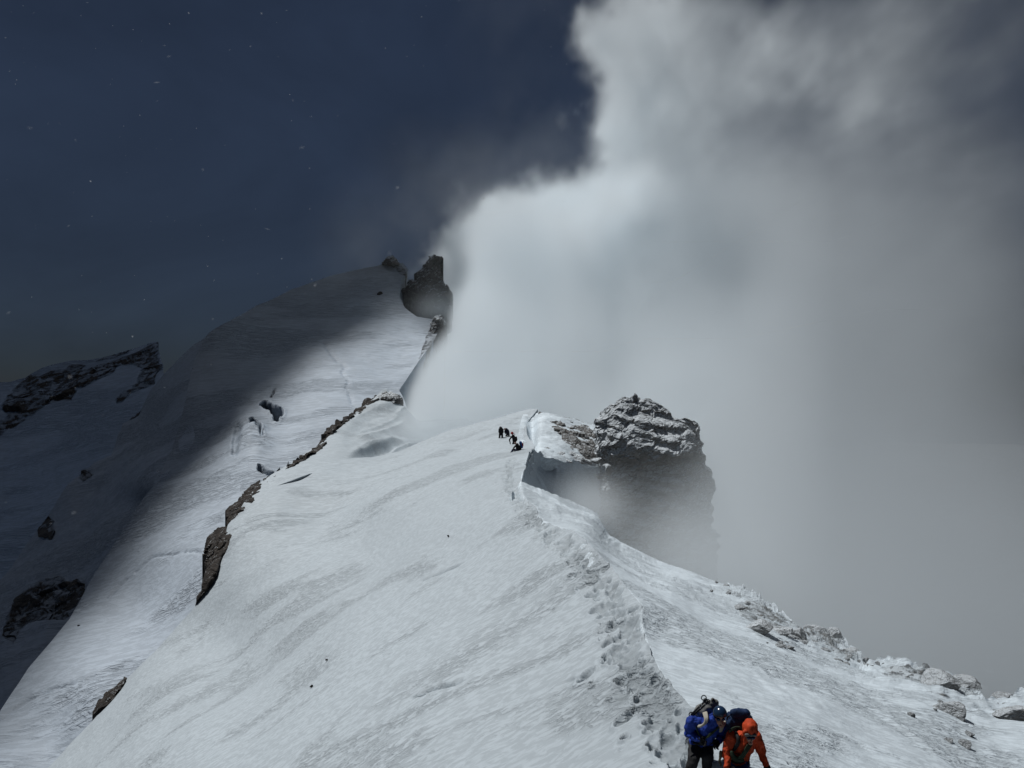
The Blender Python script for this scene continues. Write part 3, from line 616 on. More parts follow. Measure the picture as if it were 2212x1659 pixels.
def blob(name, shapes, mat, parent, voxel=.014, smooth=6, wrinkle=0.0):
    """one continuous surface grown over tapered limbs (voxel union, smoothed)"""
    bm = bmesh.new()
    for s in shapes:
        if s[0] == "c": capsule(bm, *s[1:])
        else: ell(bm, *s[1:])
    me = bpy.data.meshes.new(name); bm.to_mesh(me); bm.free(); me.materials.append(mat)
    o = bpy.data.objects.new(name, me); COL.objects.link(o)
    r = o.modifiers.new("union", "REMESH"); r.mode = "VOXEL"; r.voxel_size = voxel; r.use_smooth_shade = True
    s = o.modifiers.new("smooth", "SMOOTH"); s.iterations = smooth; s.factor = .5
    if wrinkle:
        tx = bpy.data.textures.get("folds") or bpy.data.textures.new("folds", "CLOUDS"); tx.noise_scale = .085; tx.noise_depth = 2
        d = o.modifiers.new("folds", "DISPLACE"); d.texture = tx; d.strength = wrinkle; d.mid_level = .5; d.texture_coords = "LOCAL"
    return child(o, parent) if parent else o
def tube(name, pts, r, mat, parent, seg=8, twist=False):
    pts = [Vector(p) for p in pts]
    cu = bpy.data.curves.new(name, "CURVE"); cu.dimensions = "3D"; sp = cu.splines.new("NURBS" if len(pts) > 3 else "POLY"); sp.points.add(len(pts) - 1)
    for q, p in zip(sp.points, pts): q.co = (*p, 1)
    if len(pts) > 3: sp.use_endpoint_u = True; sp.order_u = 3
    cu.bevel_depth = r; cu.bevel_resolution = 2; cu.resolution_u = 6
    to = bpy.data.objects.new(name + "_tmp", cu); COL.objects.link(to); dg = bpy.context.evaluated_depsgraph_get(); me = bpy.data.meshes.new_from_object(to.evaluated_get(dg)); bpy.data.objects.remove(to)
    me.name = name; me.materials.clear(); me.materials.append(mat)
    for p in me.polygons: p.use_smooth = True
    o = bpy.data.objects.new(name, me); COL.objects.link(o); return child(o, parent) if parent else o
def joinbm(name, fn, mat, parent, smooth=True, bevel=0.0):
    bm = bmesh.new(); fn(bm); me = bpy.data.meshes.new(name); bm.to_mesh(me); bm.free(); me.materials.append(mat)
    for p in me.polygons: p.use_smooth = smooth
    o = bpy.data.objects.new(name, me); COL.objects.link(o)
    if bevel:
        b = o.modifiers.new("bevel", "BEVEL"); b.width = bevel; b.segments = 3
    return child(o, parent) if parent else o
def glove(name, wrist, tip, side, mat, parent, s=1.0, curl=.5, palm_dir=(0, -1, 0)):
    """gloved hand: palm, four bent fingers of unequal length and a thumb leaving the side of the palm"""
    w, t = Vector(wrist), Vector(tip); d = (t - w).normalized(); sd = d.cross(Vector(palm_dir)).normalized() * side; pn = sd.cross(d).normalized() * side
    k = .017 * s; sh = [("c", w, .034 * s, w + d * .03 * s, .036 * s), ("c", w + d * .03 * s - sd * .02 * s, .026 * s, w + d * .085 * s - sd * .024 * s, .022 * s), ("c", w + d * .03 * s + sd * .02 * s, .026 * s, w + d * .085 * s + sd * .024 * s, .022 * s)]
    for i, ln in enumerate((.066, .078, .072, .056)):
        b0 = w + d * .09 * s + sd * (-.036 + .024 * i) * s; b1 = b0 + (d * (1 - .35 * curl) + pn * .5 * curl).normalized() * ln * .5 * s; b2 = b1 + (d * (1 - curl) + pn * (.4 + curl)).normalized() * ln * .55 * s
        sh += [("c", b0, .0125 * s, b1, .0115 * s), ("c", b1, .0115 * s, b2, .0095 * s)]
    th0 = w + d * .035 * s - sd * .035 * s; th1 = th0 + (d * .5 - sd * .75).normalized() * .04 * s; sh += [("c", th0, .016 * s, th1, .0135 * s), ("c", th1, .0135 * s, th1 + (d * .9 - sd * .2 + pn * .3).normalized() * .035 * s, .011 * s)]
    return blob(name, sh, mat, parent, .005, 2)

BASE = float(A(1500, 1690)) + .15
def Z2(x, y, dy=0.0):                                       # survey of the two near climbers (bearing on a close-up, distance offset in m)
    return Vector(P((2600 + .27125 * x) / 1.8228, (2600 + .27125 * y) / 1.8228, BASE + dy))
def Gz(x, y):                                               # point on the snow at that bearing
    u, v = (2600 + .27125 * x) / 1.8228, (2600 + .27125 * y) / 1.8228
    return Vector(P(u, v, float(A(u, v))))

def boot(parent, ankle, fwd, mat=None):
    a = Vector(ankle); f = Vector(fwd).normalized()
    return blob("boot", [("c", a + Vector((0, 0, .09)), .062, a, .06), ("c", a + Vector((0, 0, -.05)), .052, a + f * .16 + Vector((0, 0, -.065)), .043)], mat or M["black"], parent, .014, 4)

# --- climber in blue
def blue_climber():
    root = empty("person", Gz(520, 1735)); tag(root, "climber in bright blue jacket and dark blue helmet, leaning forward beside the orange one", "person", "climbers coming up the ridge")
    pel, wai, che, nec, hed = Z2(590, 1200, .30), Z2(620, 1110, .22), Z2(690, 970, .04), Z2(790, 880, -.10), Z2(862, 800, -.16)
    sR, eR, hR = Z2(455, 885, .06), Z2(410, 1065, .14), Z2(545, 1140, -.08)
    sL, eL, hL = Z2(880, 940, .0), Z2(905, 1080, .10), Z2(850, 1170, -.02)
    hpR, knR, anR = Z2(510, 1215, .28), Z2(485, 1430, .04), Gz(430, 1715) + Vector((0, 0, .10))
    hpL, knL, anL = Z2(670, 1215, .30), Z2(690, 1390, .06), Gz(670, 1640) + Vector((0, 0, .10))
    face = hed + Vector((-.004, -.03, -.075))
    look = Vector((.12, -1, -.28)).normalized()
    blob("body", [("c", pel, .11, wai, .11), ("c", wai, .11, che, .13), ("c", che, .1, nec, .06), ("c", nec, .055, hed, .06), ("e", hed + Vector((0, 0, .0)), (.078, .095, .105)), ("e", face, (.062, .07, .075)), ("c", sR, .06, eR, .045), ("c", eR, .04, hR, .03), ("c", sL, .06, eL, .045), ("c", eL, .04, hL, .03),
                  ("c", che, .1, sR, .06), ("c", che, .1, sL, .06), ("c", hpR, .09, knR, .06), ("c", knR, .055, anR, .04), ("c", hpL, .09, knL, .06), ("c", knL, .055, anL, .04), ("c", pel, .1, hpR, .09), ("c", pel, .1, hpL, .09),
                  ("c", face + Vector((.012, -.07, .012)), .013, face + Vector((.016, -.09, -.022)), .016), ("e", face + Vector((0, -.045, -.062)), (.036, .034, .03))], M["skin"], root, .010, 4)
    blob("jacket", [("c", Z2(585, 1170, .28), .155, wai, .155), ("c", wai, .155, che, .185), ("c", che, .165, nec, .095), ("c", che, .14, sR, .095), ("c", che, .14, sL, .095), ("c", sR, .098, eR, .078), ("c", eR, .076, hR, .052), ("c", sL, .095, eL, .075), ("c", eL, .072, hL, .05),
                    ("c", Z2(480, 1180, .22), .07, Z2(760, 1190, .2), .07), ("c", nec, .085, nec + (hed - nec) * .45, .082)], M["blue"], root, .011, 4, .06)
    blob("hood", [("c", Z2(745, 800, .02), .075, Z2(735, 860, .0), .08), ("c", Z2(735, 860, .0), .07, Z2(770, 915, -.1), .05)], M["blue"], root, .012, 4, .02)
    blob("trousers", [("c", pel, .14, hpR, .125), ("c", pel, .14, hpL, .125), ("c", hpR, .122, knR, .098), ("c", knR, .096, anR, .085), ("c", hpL, .12, knL, .098), ("c", knL, .094, anL, .082)], M["char"], root, .014, 5, .03)
    for a in (anR, anL): boot(root, a, (0.05, -1, -.1))
    h = joinbm("helmet", lambda bm: (bmesh.ops.create_uvsphere(bm, u_segments=36, v_segments=24, radius=1, matrix=Matrix.Translation(hed + Vector((.004, .0, .035))) @ Matrix.Rotation(-.30, 4, "X") @ Matrix.Diagonal((.112, .135, .118, 1))),
               bmesh.ops.delete(bm, geom=[v for v in bm.verts if (v.co - hed).z < -.005 + .18 * ((v.co - hed).y + .02) * -1 + 0.0], context="VERTS")), M["helmet"], root)
    sol = h.modifiers.new("shell", "SOLIDIFY"); sol.thickness = .012
    joinbm("helmet_rim", lambda bm: bmesh.ops.create_cone(bm, cap_ends=False, segments=36, radius1=1, radius2=1, depth=.018, matrix=Matrix.Translation(hed + Vector((.004, 0, .01))) @ Matrix.Rotation(-.18, 4, "X") @ Matrix.Diagonal((.114, .137, 1, 1))), M["blackplastic"], h)
    ey = face + Vector((.0, -.056, .048))
    joinbm("sunglasses", lambda bm: [bmesh.ops.create_uvsphere(bm, u_segments=16, v_segments=10, radius=1, matrix=Matrix.Translation(ey + Vector((dx, .006 + abs(dx) * .12, -.003))) @ Matrix.Diagonal((.036, .022, .027, 1))) for dx in (-.033, .037)] and capsule(bm, ey + Vector((-.085, .07, .006)), .008, ey + Vector((-.05, .005, .006)), .008), M["lens"], root)
    joinbm("mouth", lambda bm: ell(bm, face + Vector((.006, -.064, -.043)), (.021, .012, .017)), M["lip"], root)
    for d in (-1, 1): joinbm("ear", lambda bm: ell(bm, face + Vector((d * .064, .012, .03)), (.012, .02, .03)), M["skin"], root)
    for n_, pa in (("R", [Z2(650, 765, -.02), Z2(672, 830, -.15), Z2(668, 905, -.185), Z2(600, 962, -.17), Z2(560, 962, -.10)]), ("L", [Z2(925, 900, -.06), Z2(905, 950, -.135), Z2(890, 1000, -.14), Z2(880, 1030, -.10)])):
        for o_ in (-.022, 0, .022): tube("shoulder_panel", [Vector(q) + Vector((o_ * (1 - .2 * i_), .012, o_ * .3)) for i_, q in enumerate(pa)], .02, M["cream"], root)
    glove("glove", hR, hR + Vector((.10, -.03, -.05)), 1, M["black"], root, 1.1, .9); glove("glove", hL, hL + Vector((-.07, -.06, -.06)), -1, M["black"], root, 1.1, .9)
    # climbing harness with gear
    tube("harness", [Z2(470, 1190, .10), Z2(540, 1215, .08), Z2(620, 1222, .06), Z2(700, 1216, .08), Z2(770, 1190, .14)], .022, M["black"], root)
    r2 = empty("backpack", Z2(640, 720, .3)); tag(r2, "pale grey backpack on the blue climber's back, ski sticks strapped to it", "backpack")
    blob("pack_body", [("c", Z2(600, 760, .28), .13, Z2(700, 690, .22), .12), ("c", Z2(700, 690, .22), .12, Z2(790, 690, .2), .09), ("c", Z2(600, 760, .28), .12, Z2(600, 900, .34), .12)], M["greypack"], r2, .014, 4, .03)
    blob("pack_lid", [("c", Z2(700, 640, .2), .07, Z2(800, 620, .18), .06), ("c", Z2(760, 570, .16), .03, Z2(790, 610, .17), .035)], M["greypack"], r2, .012, 4, .02)
    tube("strap", [Z2(745, 600, .1), Z2(765, 555, .1), Z2(790, 600, .12)], .011, M["black"], r2)
    st = empty("trekking_pole", Z2(560, 700, .15)); tag(st, "folded black trekking poles strapped across the blue climber's backpack", "trekking pole")
    for i, (o0, o1) in enumerate((((452, 785), (668, 575)), ((475, 805), (700, 600)))): child(joinbm("shaft", lambda bm: capsule(bm, Z2(*o0, .10), .017, Z2(*o1, .06), .014), M["blackplastic"], None), st)
    for cx_, cy_, r_ in ((448, 785, .036), (632, 545, .042), (690, 600, .036), (655, 585, .034)):
        joinbm("basket", lambda bm: [capsule(bm, Z2(cx_, cy_, .06) + Vector((math.cos(a) * r_, 0, math.sin(a) * r_)), .008, Z2(cx_, cy_, .06) + Vector((math.cos(a + .7) * r_, 0, math.sin(a + .7) * r_)), .008) for a in np.arange(0, 6.28, .7)], M["blackplastic"], st)
    for cx_, cy_ in ((600, 650), (618, 608), (582, 690), (650, 640)): joinbm("buckle", lambda bm: ell(bm, Z2(cx_, cy_, .03), (.012, .008, .014)), M["metal"], st)
    rp = empty("climbing_rope", Z2(740, 1080, -.15)); tag(rp, "dark green rope slung across the blue climber's chest", "rope")
    for o in (-.014, .004, .022): tube("strand", [Z2(850, 965, -.15) + Vector((0, 0, o)), Z2(790, 1020, -.175) + Vector((o, -.01, o)), Z2(720, 1080, -.16) + Vector((0, -.012, o)), Z2(650, 1130, -.10) + Vector((o, 0, o)), Z2(600, 1180, -.02) + Vector((0, 0, o))], .011, M["rope"], rp)
    tube("strand", [Z2(520, 960, -.06), Z2(540, 1040, -.08), Z2(580, 1110, -.06), Z2(600, 1180, -.02)], .011, M["rope"], rp)
    g = empty("carabiner", Z2(380, 1150, .0)); tag(g, "thin metal carabiner gear hanging at the blue climber's hip on the left", "climbing gear")
    for x0, y0, x1, y1 in ((385, 1120, 360, 1230), (400, 1110, 398, 1220)): tube("sling", [Z2(x0, y0, .08), Z2((x0 + x1) / 2 - 14, (y0 + y1) / 2, .05), Z2(x1, y1, .05), Z2((x0 + x1) / 2 + 12, (y0 + y1) / 2 + 10, .06), Z2(x0, y0, .08)], .006, M["metal"], g)
    g2 = empty("climbing_shoe_pouch", Z2(830, 1190, .08)); tag(g2, "small dark green gear pouch hanging at the blue climber's other hip", "gear pouch")
    blob("pouch", [("c", Z2(800, 1170, .1), .035, Z2(845, 1200, .06), .028), ("c", Z2(770, 1240, .12), .014, Z2(795, 1290, .1), .013)], M["rope"], g2, .008, 3)
    return root
blue_climber()

# --- climber in orange
def orange_climber():
    root = empty("person", Gz(1100, 1790)); tag(root, "climber in orange jacket with hood up, looking down, right at the bottom edge", "person", "climbers coming up the ridge")
    D0 = -.30
    def Q(x, y, dy=0): return Z2(x, y, dy + D0)
    pel, wai, che, nec, hed = Q(1110, 1480, .26), Q(1130, 1380, .18), Q(1200, 1200, .03), Q(1275, 1090, -.09), Q(1312, 1010, -.16)
    sR, eR, hR = Q(1040, 1120, .02), Q(965, 1340, .05), Q(975, 1540, -.10)
    sL, eL, hL = Q(1385, 1110, .02), Q(1460, 1310, .03), Q(1530, 1510, -.06)
    hpR, knR, anR = Q(1030, 1500, .24), Q(1020, 1700, .02), Gz(1020, 1900) + Vector((0, 0, .1))
    hpL, knL, anL = Q(1190, 1500, .24), Q(1215, 1700, .0), Gz(1230, 1860) + Vector((0, 0, .1))
    face = Q(1305, 1125, -.235)
    blob("body", [("c", pel, .11, wai, .11), ("c", wai, .11, che, .13), ("c", che, .1, nec, .06), ("c", nec, .055, hed, .06), ("e", hed, (.08, .10, .10)), ("e", face + Vector((0, .03, 0)), (.062, .07, .085)), ("c", sR, .06, eR, .045), ("c", eR, .04, hR, .03), ("c", sL, .06, eL, .045), ("c", eL, .04, hL, .03),
                  ("c", che, .1, sR, .06), ("c", che, .1, sL, .06), ("c", hpR, .09, knR, .06), ("c", knR, .055, anR, .04), ("c", hpL, .09, knL, .06), ("c", knL, .055, anL, .04), ("c", pel, .1, hpR, .09), ("c", pel, .1, hpL, .09),
                  ("c", face + Vector((.004, -.035, .0)), .013, face + Vector((.006, -.052, -.03)), .016), ("e", face + Vector((.0, -.01, -.08)), (.036, .034, .03))], M["skin"], root, .010, 4)
    blob("jacket", [("c", Q(1115, 1430, .24), .15, wai, .15), ("c", wai, .15, che, .18), ("c", che, .165, nec, .10), ("c", che, .14, sR, .098), ("c", che, .14, sL, .095), ("c", sR, .10, eR, .08), ("c", eR, .078, hR, .056), ("c", sL, .095, eL, .072), ("c", eL, .07, hL, .05), ("c", Q(1330, 1260, .02), .05, Q(1240, 1400, .06), .06)], M["orange"], root, .011, 4, .06)
    blob("hood", [("e", hed + Vector((.002, .035, .02)), (.122, .14, .135)), ("c", hed + Vector((0, .05, -.06)), .115, nec, .10), ("c", Q(1225, 1030, -.21), .022, Q(1225, 1180, -.20), .026), ("c", Q(1395, 1030, -.21), .022, Q(1385, 1130, -.19), .026), ("c", Q(1225, 1040, -.215), .03, Q(1395, 1035, -.215), .03), ("c", Q(1310, 980, -.23), .06, Q(1310, 1035, -.25), .05)], M["orange"], root, .011, 4, .028)
    joinbm("goggles", lambda bm: (capsule(bm, face + Vector((-.068, -.018, .052)), .026, face + Vector((.066, -.02, .052)), .026)), M["goggle"], root)
    joinbm("sunglasses", lambda bm: [ell(bm, face + Vector((dx, -.036, .012)), (.034, .02, .024)) for dx in (-.03, .034)], M["lens"], root)
    joinbm("mouth", lambda bm: ell(bm, face + Vector((.004, -.04, -.055)), (.02, .008, .006)), M["lip"], root)
    blob("trousers", [("c", pel, .14, hpR, .125), ("c", pel, .14, hpL, .125), ("c", hpR, .122, knR, .098), ("c", knR, .096, anR, .085), ("c", hpL, .12, knL, .098), ("c", knL, .094, anL, .082)], M["royal"], root, .014, 5, .03)
    for a in (anR, anL): boot(root, a, (0.05, -1, -.1))
    glove("glove", hL, hL + Vector((.035, -.05, -.08)), -1, M["black"], root, 1.15, .7); glove("glove", hR, hR + Vector((.05, -.04, -.08)), 1, M["black"], root, 1.15, .7)
    tube("harness", [Q(985, 1440, .06), Q(1050, 1475, .03), Q(1120, 1485, .02), Q(1200, 1470, .03), Q(1265, 1430, .10)], .024, M["black"], root)
    r2 = empty("backpack", Q(1120, 950, .3)); tag(r2, "large dark blue backpack with rounded lid on the orange climber's back", "backpack")
    blob("pack_body", [("c", Q(1060, 880, .30), .15, Q(1240, 890, .28), .13), ("c", Q(1060, 880, .30), .15, Q(1020, 1080, .34), .14), ("c", Q(1020, 1080, .34), .13, Q(1160, 1100, .3), .15)], M["navy"], r2, .012, 4, .075)
    blob("pack_lid", [("c", Q(1075, 765, .24), .075, Q(1235, 770, .23), .075), ("c", Q(1080, 800, .24), .07, Q(1240, 810, .23), .065)], M["navy"], r2, .012, 4, .035)
    tube("strap", [Q(1010, 800, .15), Q(975, 830, .13), Q(965, 860, .16)], .011, M["black"], r2)
    tube("strap", [Q(1100, 1060, -.02), Q(1130, 1110, -.13), Q(1135, 1190, -.16), Q(1110, 1240, -.12), Q(1070, 1300, -.02)], .031, M["black"], r2)
    tube("strap", [Q(895, 1125, .2), Q(920, 1140, .2), Q(940, 1160, .2)], .009, M["black"], r2)
    rp = empty("climbing_rope", Q(1150, 1050, -.1)); tag(rp, "dark green coiled rope over the orange climber's shoulder and chest", "rope")
    for i in range(5):
        o = i * 13
        tube("strand", [Q(985 + o * .5, 1075 - o * .2, .05), Q(1010 + o, 1010 - o * .5, -.03), Q(1080 + o, 965 - o * .1, -.06), Q(1150 + o * .6, 968 + o * .3, -.06), Q(1185 + o * .3, 1000 + o * .5, -.05)], .011, M["rope"], rp)
        tube("strand", [Q(1280 + o, 1205 + o * .4, -.17), Q(1240 + o, 1270 + o * .3, -.21), Q(1195 + o, 1350, -.2), Q(1130 + o * 1.2, 1420 + o * .3, -.14), Q(1090 + o * 1.5, 1450 + o * .4, -.1)], .011, M["rope"], rp)
    blob("coil", [("c", Q(1040, 1340, -.09), .035, Q(1080, 1430, -.1), .045), ("c", Q(1080, 1430, -.1), .045, Q(1180, 1440, -.12), .04)], M["rope"], rp, .01, 2, .03)
    g = empty("gear_sling", Q(870, 1420, .1)); tag(g, "olive climbing gear hanging beside the orange climber's right arm", "climbing gear")
    blob("gear", [("c", Q(878, 1330, .05), .022, Q(872, 1410, .04), .025), ("c", Q(872, 1410, .04), .022, Q(858, 1460, .03), .02), ("c", Q(858, 1460, .03), .02, Q(880, 1520, .02), .018)], M["olive"], g, .007, 2, .015)
    g3 = empty("gear_sling", Q(1280, 1440, .05)); tag(g3, "thin black strap loop hanging at the orange climber's hip, below the rope", "climbing gear")
    tube("sling", [Q(1270, 1380, .1), Q(1300, 1400, .06), Q(1285, 1470, .05), Q(1268, 1530, .06), Q(1262, 1440, .08)], .009, M["black"], g3)
    return root
orange_climber()

# --- the party resting on the hump
def Z3(x, y, d):
    return Vector(P((1800 + .226 * x) / 1.8228, (1500 + .226 * y) / 1.8228, d))
def A3(x, y): return float(A((1800 + .226 * x) / 1.8228, (1500 + .226 * y) / 1.8228))
GP = "party of climbers on the hump"
def small_person(label, d, torso, head, limbs, jm, tm, extra=()):
    root = empty("person", Z3(*torso[0][0], d)); tag(root, label, "person", GP)
    z = lambda p: Z3(p[0], p[1], d + (p[2] if len(p) > 2 else 0))
    body = [("c", z(a), ra * .8, z(b), rb * .8) for a, ra, b, rb in torso] + [("e", z(head), (.09, .10, .115))] + [("c", z(torso[-1][2]), .07, z(head), .07)]
    arms = [l for l in limbs if l[0] == "arm"]; legs = [l for l in limbs if l[0] == "leg"]
    for _, a, b, c in limbs: body += [("c", z(a), .06, z(b), .05), ("c", z(b), .05, z(c), .04)]
    blob("body", body, M["skin"], root, .025, 3)
    blob("jacket", [("c", z(a), ra, z(b), rb) for a, ra, b, rb in torso] + [s for _, a, b, c in arms for s in (("c", z(a), .09, z(b), .075), ("c", z(b), .075, z(c), .06))], jm, root, .025, 4, .04)
    blob("trousers", [s for _, a, b, c in legs for s in (("c", z(a), .13, z(b), .10), ("c", z(b), .10, z(c), .085))], tm, root, .025, 4, .03)
    for _, a, b, c in legs: boot(root, z(c) - Vector((0, 0, -.02)), (-.5, -.7, 0))
    for _, a, b, c in arms: blob("glove", [("c", z(c), .055, z(c) + Vector((0, -.02, -.09)), .04), ("c", z(c) + Vector((-.03, -.02, -.03)), .025, z(c) + Vector((-.05, -.03, -.07)), .018)], M["black"], root, .015, 2)
    return root, z
d1 = A3(760, 1022)
r, z = small_person("leftmost climber of the far party, all in black, back turned and head bowed", d1, [((762, 925), .17, (765, 870), .20), ((765, 870), .20, (765, 825), .17)], (752, 808, .12), [("leg", (745, 930), (738, 980), (730, 1028)), ("leg", (783, 930), (788, 970), (780, 1005, .5)), ("arm", (735, 835), (728, 885), (745, 925, -.15)), ("arm", (797, 840), (800, 890), (785, 925, -.15))], M["black"], M["black"])
blob("hood", [("e", z((754, 812, .1)), (.14, .14, .13))], M["black"], r, .02, 3)
d2 = A3(880, 995)
r, z = small_person("climber in dark navy bending down, second from the left in the far party", d2, [((885, 925), .19, (875, 875), .22), ((875, 875), .22, (858, 845), .17)], (832, 838, -.1), [("leg", (875, 930), (850, 965), (845, 1000)), ("leg", (898, 930), (905, 965), (905, 992, .3)), ("arm", (845, 850), (828, 885), (845, 912, -.1)), ("arm", (890, 860), (905, 905), (890, 930, -.2))], M["dknavy"], M["tanpants"])
blob("hood", [("e", z((832, 838, -.05)), (.13, .13, .13))], M["lilac"], r, .02, 3)
d3 = A3(985, 1150)
r, z = small_person("standing climber in red helmet and black jacket, holding a pole in the far party", d3, [((995, 1060), .18, (992, 1000), .22), ((992, 1000), .22, (975, 955), .15)], (958, 918, -.05), [("leg", (985, 1070), (970, 1110), (985, 1160)), ("leg", (1010, 1070), (1012, 1110), (1010, 1150)), ("arm", (945, 975), (912, 1025), (925, 1082, -.15)), ("arm", (1030, 980), (1040, 1030), (1015, 1060, -.15))], M["black"], M["black"])
hl = joinbm("helmet", lambda bm: (ell(bm, z((958, 908, -.05)), (.155, .16, .14)), capsule(bm, z((985, 915, 0)), .03, z((1012, 940, 0)), .02)), M["red"], r)
joinbm("badge", lambda bm: ell(bm, z((985, 985, -.22)), (.09, .03, .025)), M["lilac"], r)
pl = joinbm("trekking_pole", lambda bm: (capsule(bm, z((922, 1070, -.2)), .016, z((930, 1195, -.3)), .010), capsule(bm, z((920, 1060, -.2)), .022, z((922, 1082, -.2)), .02)), M["blackplastic"], None); tag(pl, "thin trekking pole held by the red helmeted climber", "trekking pole")
d4 = A3(1010, 1270)
r, z = small_person("climber in dark clothes sitting in the snow, legs stretched out, beside a blue backpack", d4, [((1055, 1215), .19, (1060, 1160), .22), ((1060, 1160), .22, (1045, 1110), .16)], (1012, 1085, -.1), [("leg", (1045, 1215), (975, 1190, -.2), (935, 1265, -.4)), ("leg", (1075, 1220), (1020, 1205, -.2), (1005, 1275, -.45)), ("arm", (1025, 1125), (985, 1165, -.1), (990, 1200, -.3)), ("arm", (1095, 1130), (1110, 1185), (1075, 1215, -.25))], M["black"], M["dkblue"])
joinbm("headband", lambda bm: ell(bm, z((1002, 1082, -.14)), (.11, .09, .035)), M["lilac"], r)
bp_ = empty("backpack", z((1120, 1130, .1))); tag(bp_, "blue and red backpack behind the sitting climber of the far party", "backpack")
blob("pack_body", [("c", z((1105, 1075, .15)), .15, z((1125, 1150, .15)), .14)], M["royal"], bp_, .02, 3, .03)
blob("side_pocket", [("c", z((1145, 1085, .0)), .055, z((1145, 1130, .0)), .06)], M["red"], bp_, .015, 3, .02)
joinbm("lid_knob", lambda bm: ell(bm, z((1160, 1062, 0)), (.05, .05, .045)), M["tanpants"], bp_)
pl2 = joinbm("trekking_pole", lambda bm: capsule(bm, Z3(770, 925, d1 - .2), .016, Z3(772, 1015, d1 - .25), .010), M["blackplastic"], None); tag(pl2, "thin trekking pole of the leftmost climber in the far party", "trekking pole")

# ------------------------------------------------------------------ drifting cloud: one volume, sampled on a world grid
def fnoise(shape, size, cell, octv, seed, gain=.52):
    r = np.random.default_rng(seed); out = np.zeros(shape, np.float32); s = 0; a = 1.0
    for k in range(octv):
        n = [max(2, int(sz / (c / 2 ** k))) + 3 for sz, c in zip(size, cell)]
        x = r.random(n).astype(np.float32)
        for ax in range(3):
            t = np.linspace(0, n[ax] - 3.001, shape[ax]); i = t.astype(int); f = (t - i).astype(np.float32)
            sh = [1, 1, 1]; sh[ax] = -1
            w = [((1 - f) ** 3) / 6, (3 * f ** 3 - 6 * f ** 2 + 4) / 6, (-3 * f ** 3 + 3 * f ** 2 + 3 * f + 1) / 6, f ** 3 / 6]
            x = sum(np.take(x, np.minimum(i + m, n[ax] - 1), axis=ax) * w[m].reshape(sh) for m in range(4))
        x = (x - x.mean()) / (x.std() + 1e-6); out += a * x; s += a * a; a *= gain
    return out / math.sqrt(s)                     # zero mean, unit deviation

def volume_object(name, B0, B1, N, den, mat):
    me = bpy.data.meshes.new(name); n = int(np.prod(N)); me.vertices.add(n)
    me.attributes.new("dens", "FLOAT", "POINT").data.foreach_set("value", np.ascontiguousarray(den.transpose(2, 1, 0), np.float32).ravel() * 100)
    o = bpy.data.objects.new(name, me); COL.objects.link(o)
    ng = bpy.data.node_groups.new(name + "_grid", "GeometryNodeTree")
    ng.interface.new_socket("Geometry", in_out="INPUT", socket_type="NodeSocketGeometry")
    ng.interface.new_socket("Geometry", in_out="OUTPUT", socket_type="NodeSocketGeometry")
    nd, L = ng.nodes, ng.links
    gi, go = nd.new("NodeGroupInput"), nd.new("NodeGroupOutput")
    vc = nd.new("GeometryNodeVolumeCube"); vc.inputs["Min"].default_value = B0; vc.inputs["Max"].default_value = B1
    for i, a in enumerate("XYZ"): vc.inputs["Resolution " + a].default_value = int(N[i])
    pos, sep = nd.new("GeometryNodeInputPosition"), nd.new("ShaderNodeSeparateXYZ"); L.new(pos.outputs[0], sep.inputs[0])
    ix = [mathn(ng, "ROUND", mathn(ng, "MULTIPLY", mathn(ng, "SUBTRACT", sep.outputs[i], float(B0[i])), float((N[i] - 1) / (B1[i] - B0[i])))) for i in range(3)]
    idx = mathn(ng, "ADD", ix[0], mathn(ng, "MULTIPLY", mathn(ng, "ADD", ix[1], mathn(ng, "MULTIPLY", ix[2], float(N[1]))), float(N[0])))
    si = nd.new("GeometryNodeSampleIndex"); si.data_type = "FLOAT"; si.domain = "POINT"
    na = nd.new("GeometryNodeInputNamedAttribute"); na.data_type = "FLOAT"; na.inputs["Name"].default_value = "dens"
    L.new(gi.outputs[0], si.inputs["Geometry"]); L.new(na.outputs[0], si.inputs["Value"]); L.new(idx, si.inputs["Index"])
    L.new(si.outputs[0], vc.inputs["Density"])
    sm = nd.new("GeometryNodeSetMaterial"); sm.inputs["Material"].default_value = mat
    L.new(vc.outputs[0], sm.inputs[0]); L.new(sm.outputs[0], go.inputs[0])
    md = o.modifiers.new("grid", "NODES"); md.node_group = ng
    return o

def vol_mat(name, colr=(.91, .957, .985, 1), aniso=0.0):
    m = bpy.data.materials.new(name); m.use_nodes = True; nt = m.node_tree; nt.nodes.clear()
    out = nt.nodes.new("ShaderNodeOutputMaterial"); pv = nt.nodes.new("ShaderNodeVolumePrincipled")
    pv.inputs["Color"].default_value = colr; pv.inputs["Density"].default_value = .01; pv.inputs["Anisotropy"].default_value = aniso
    nt.links.new(pv.outputs[0], out.inputs["Volume"]); return m

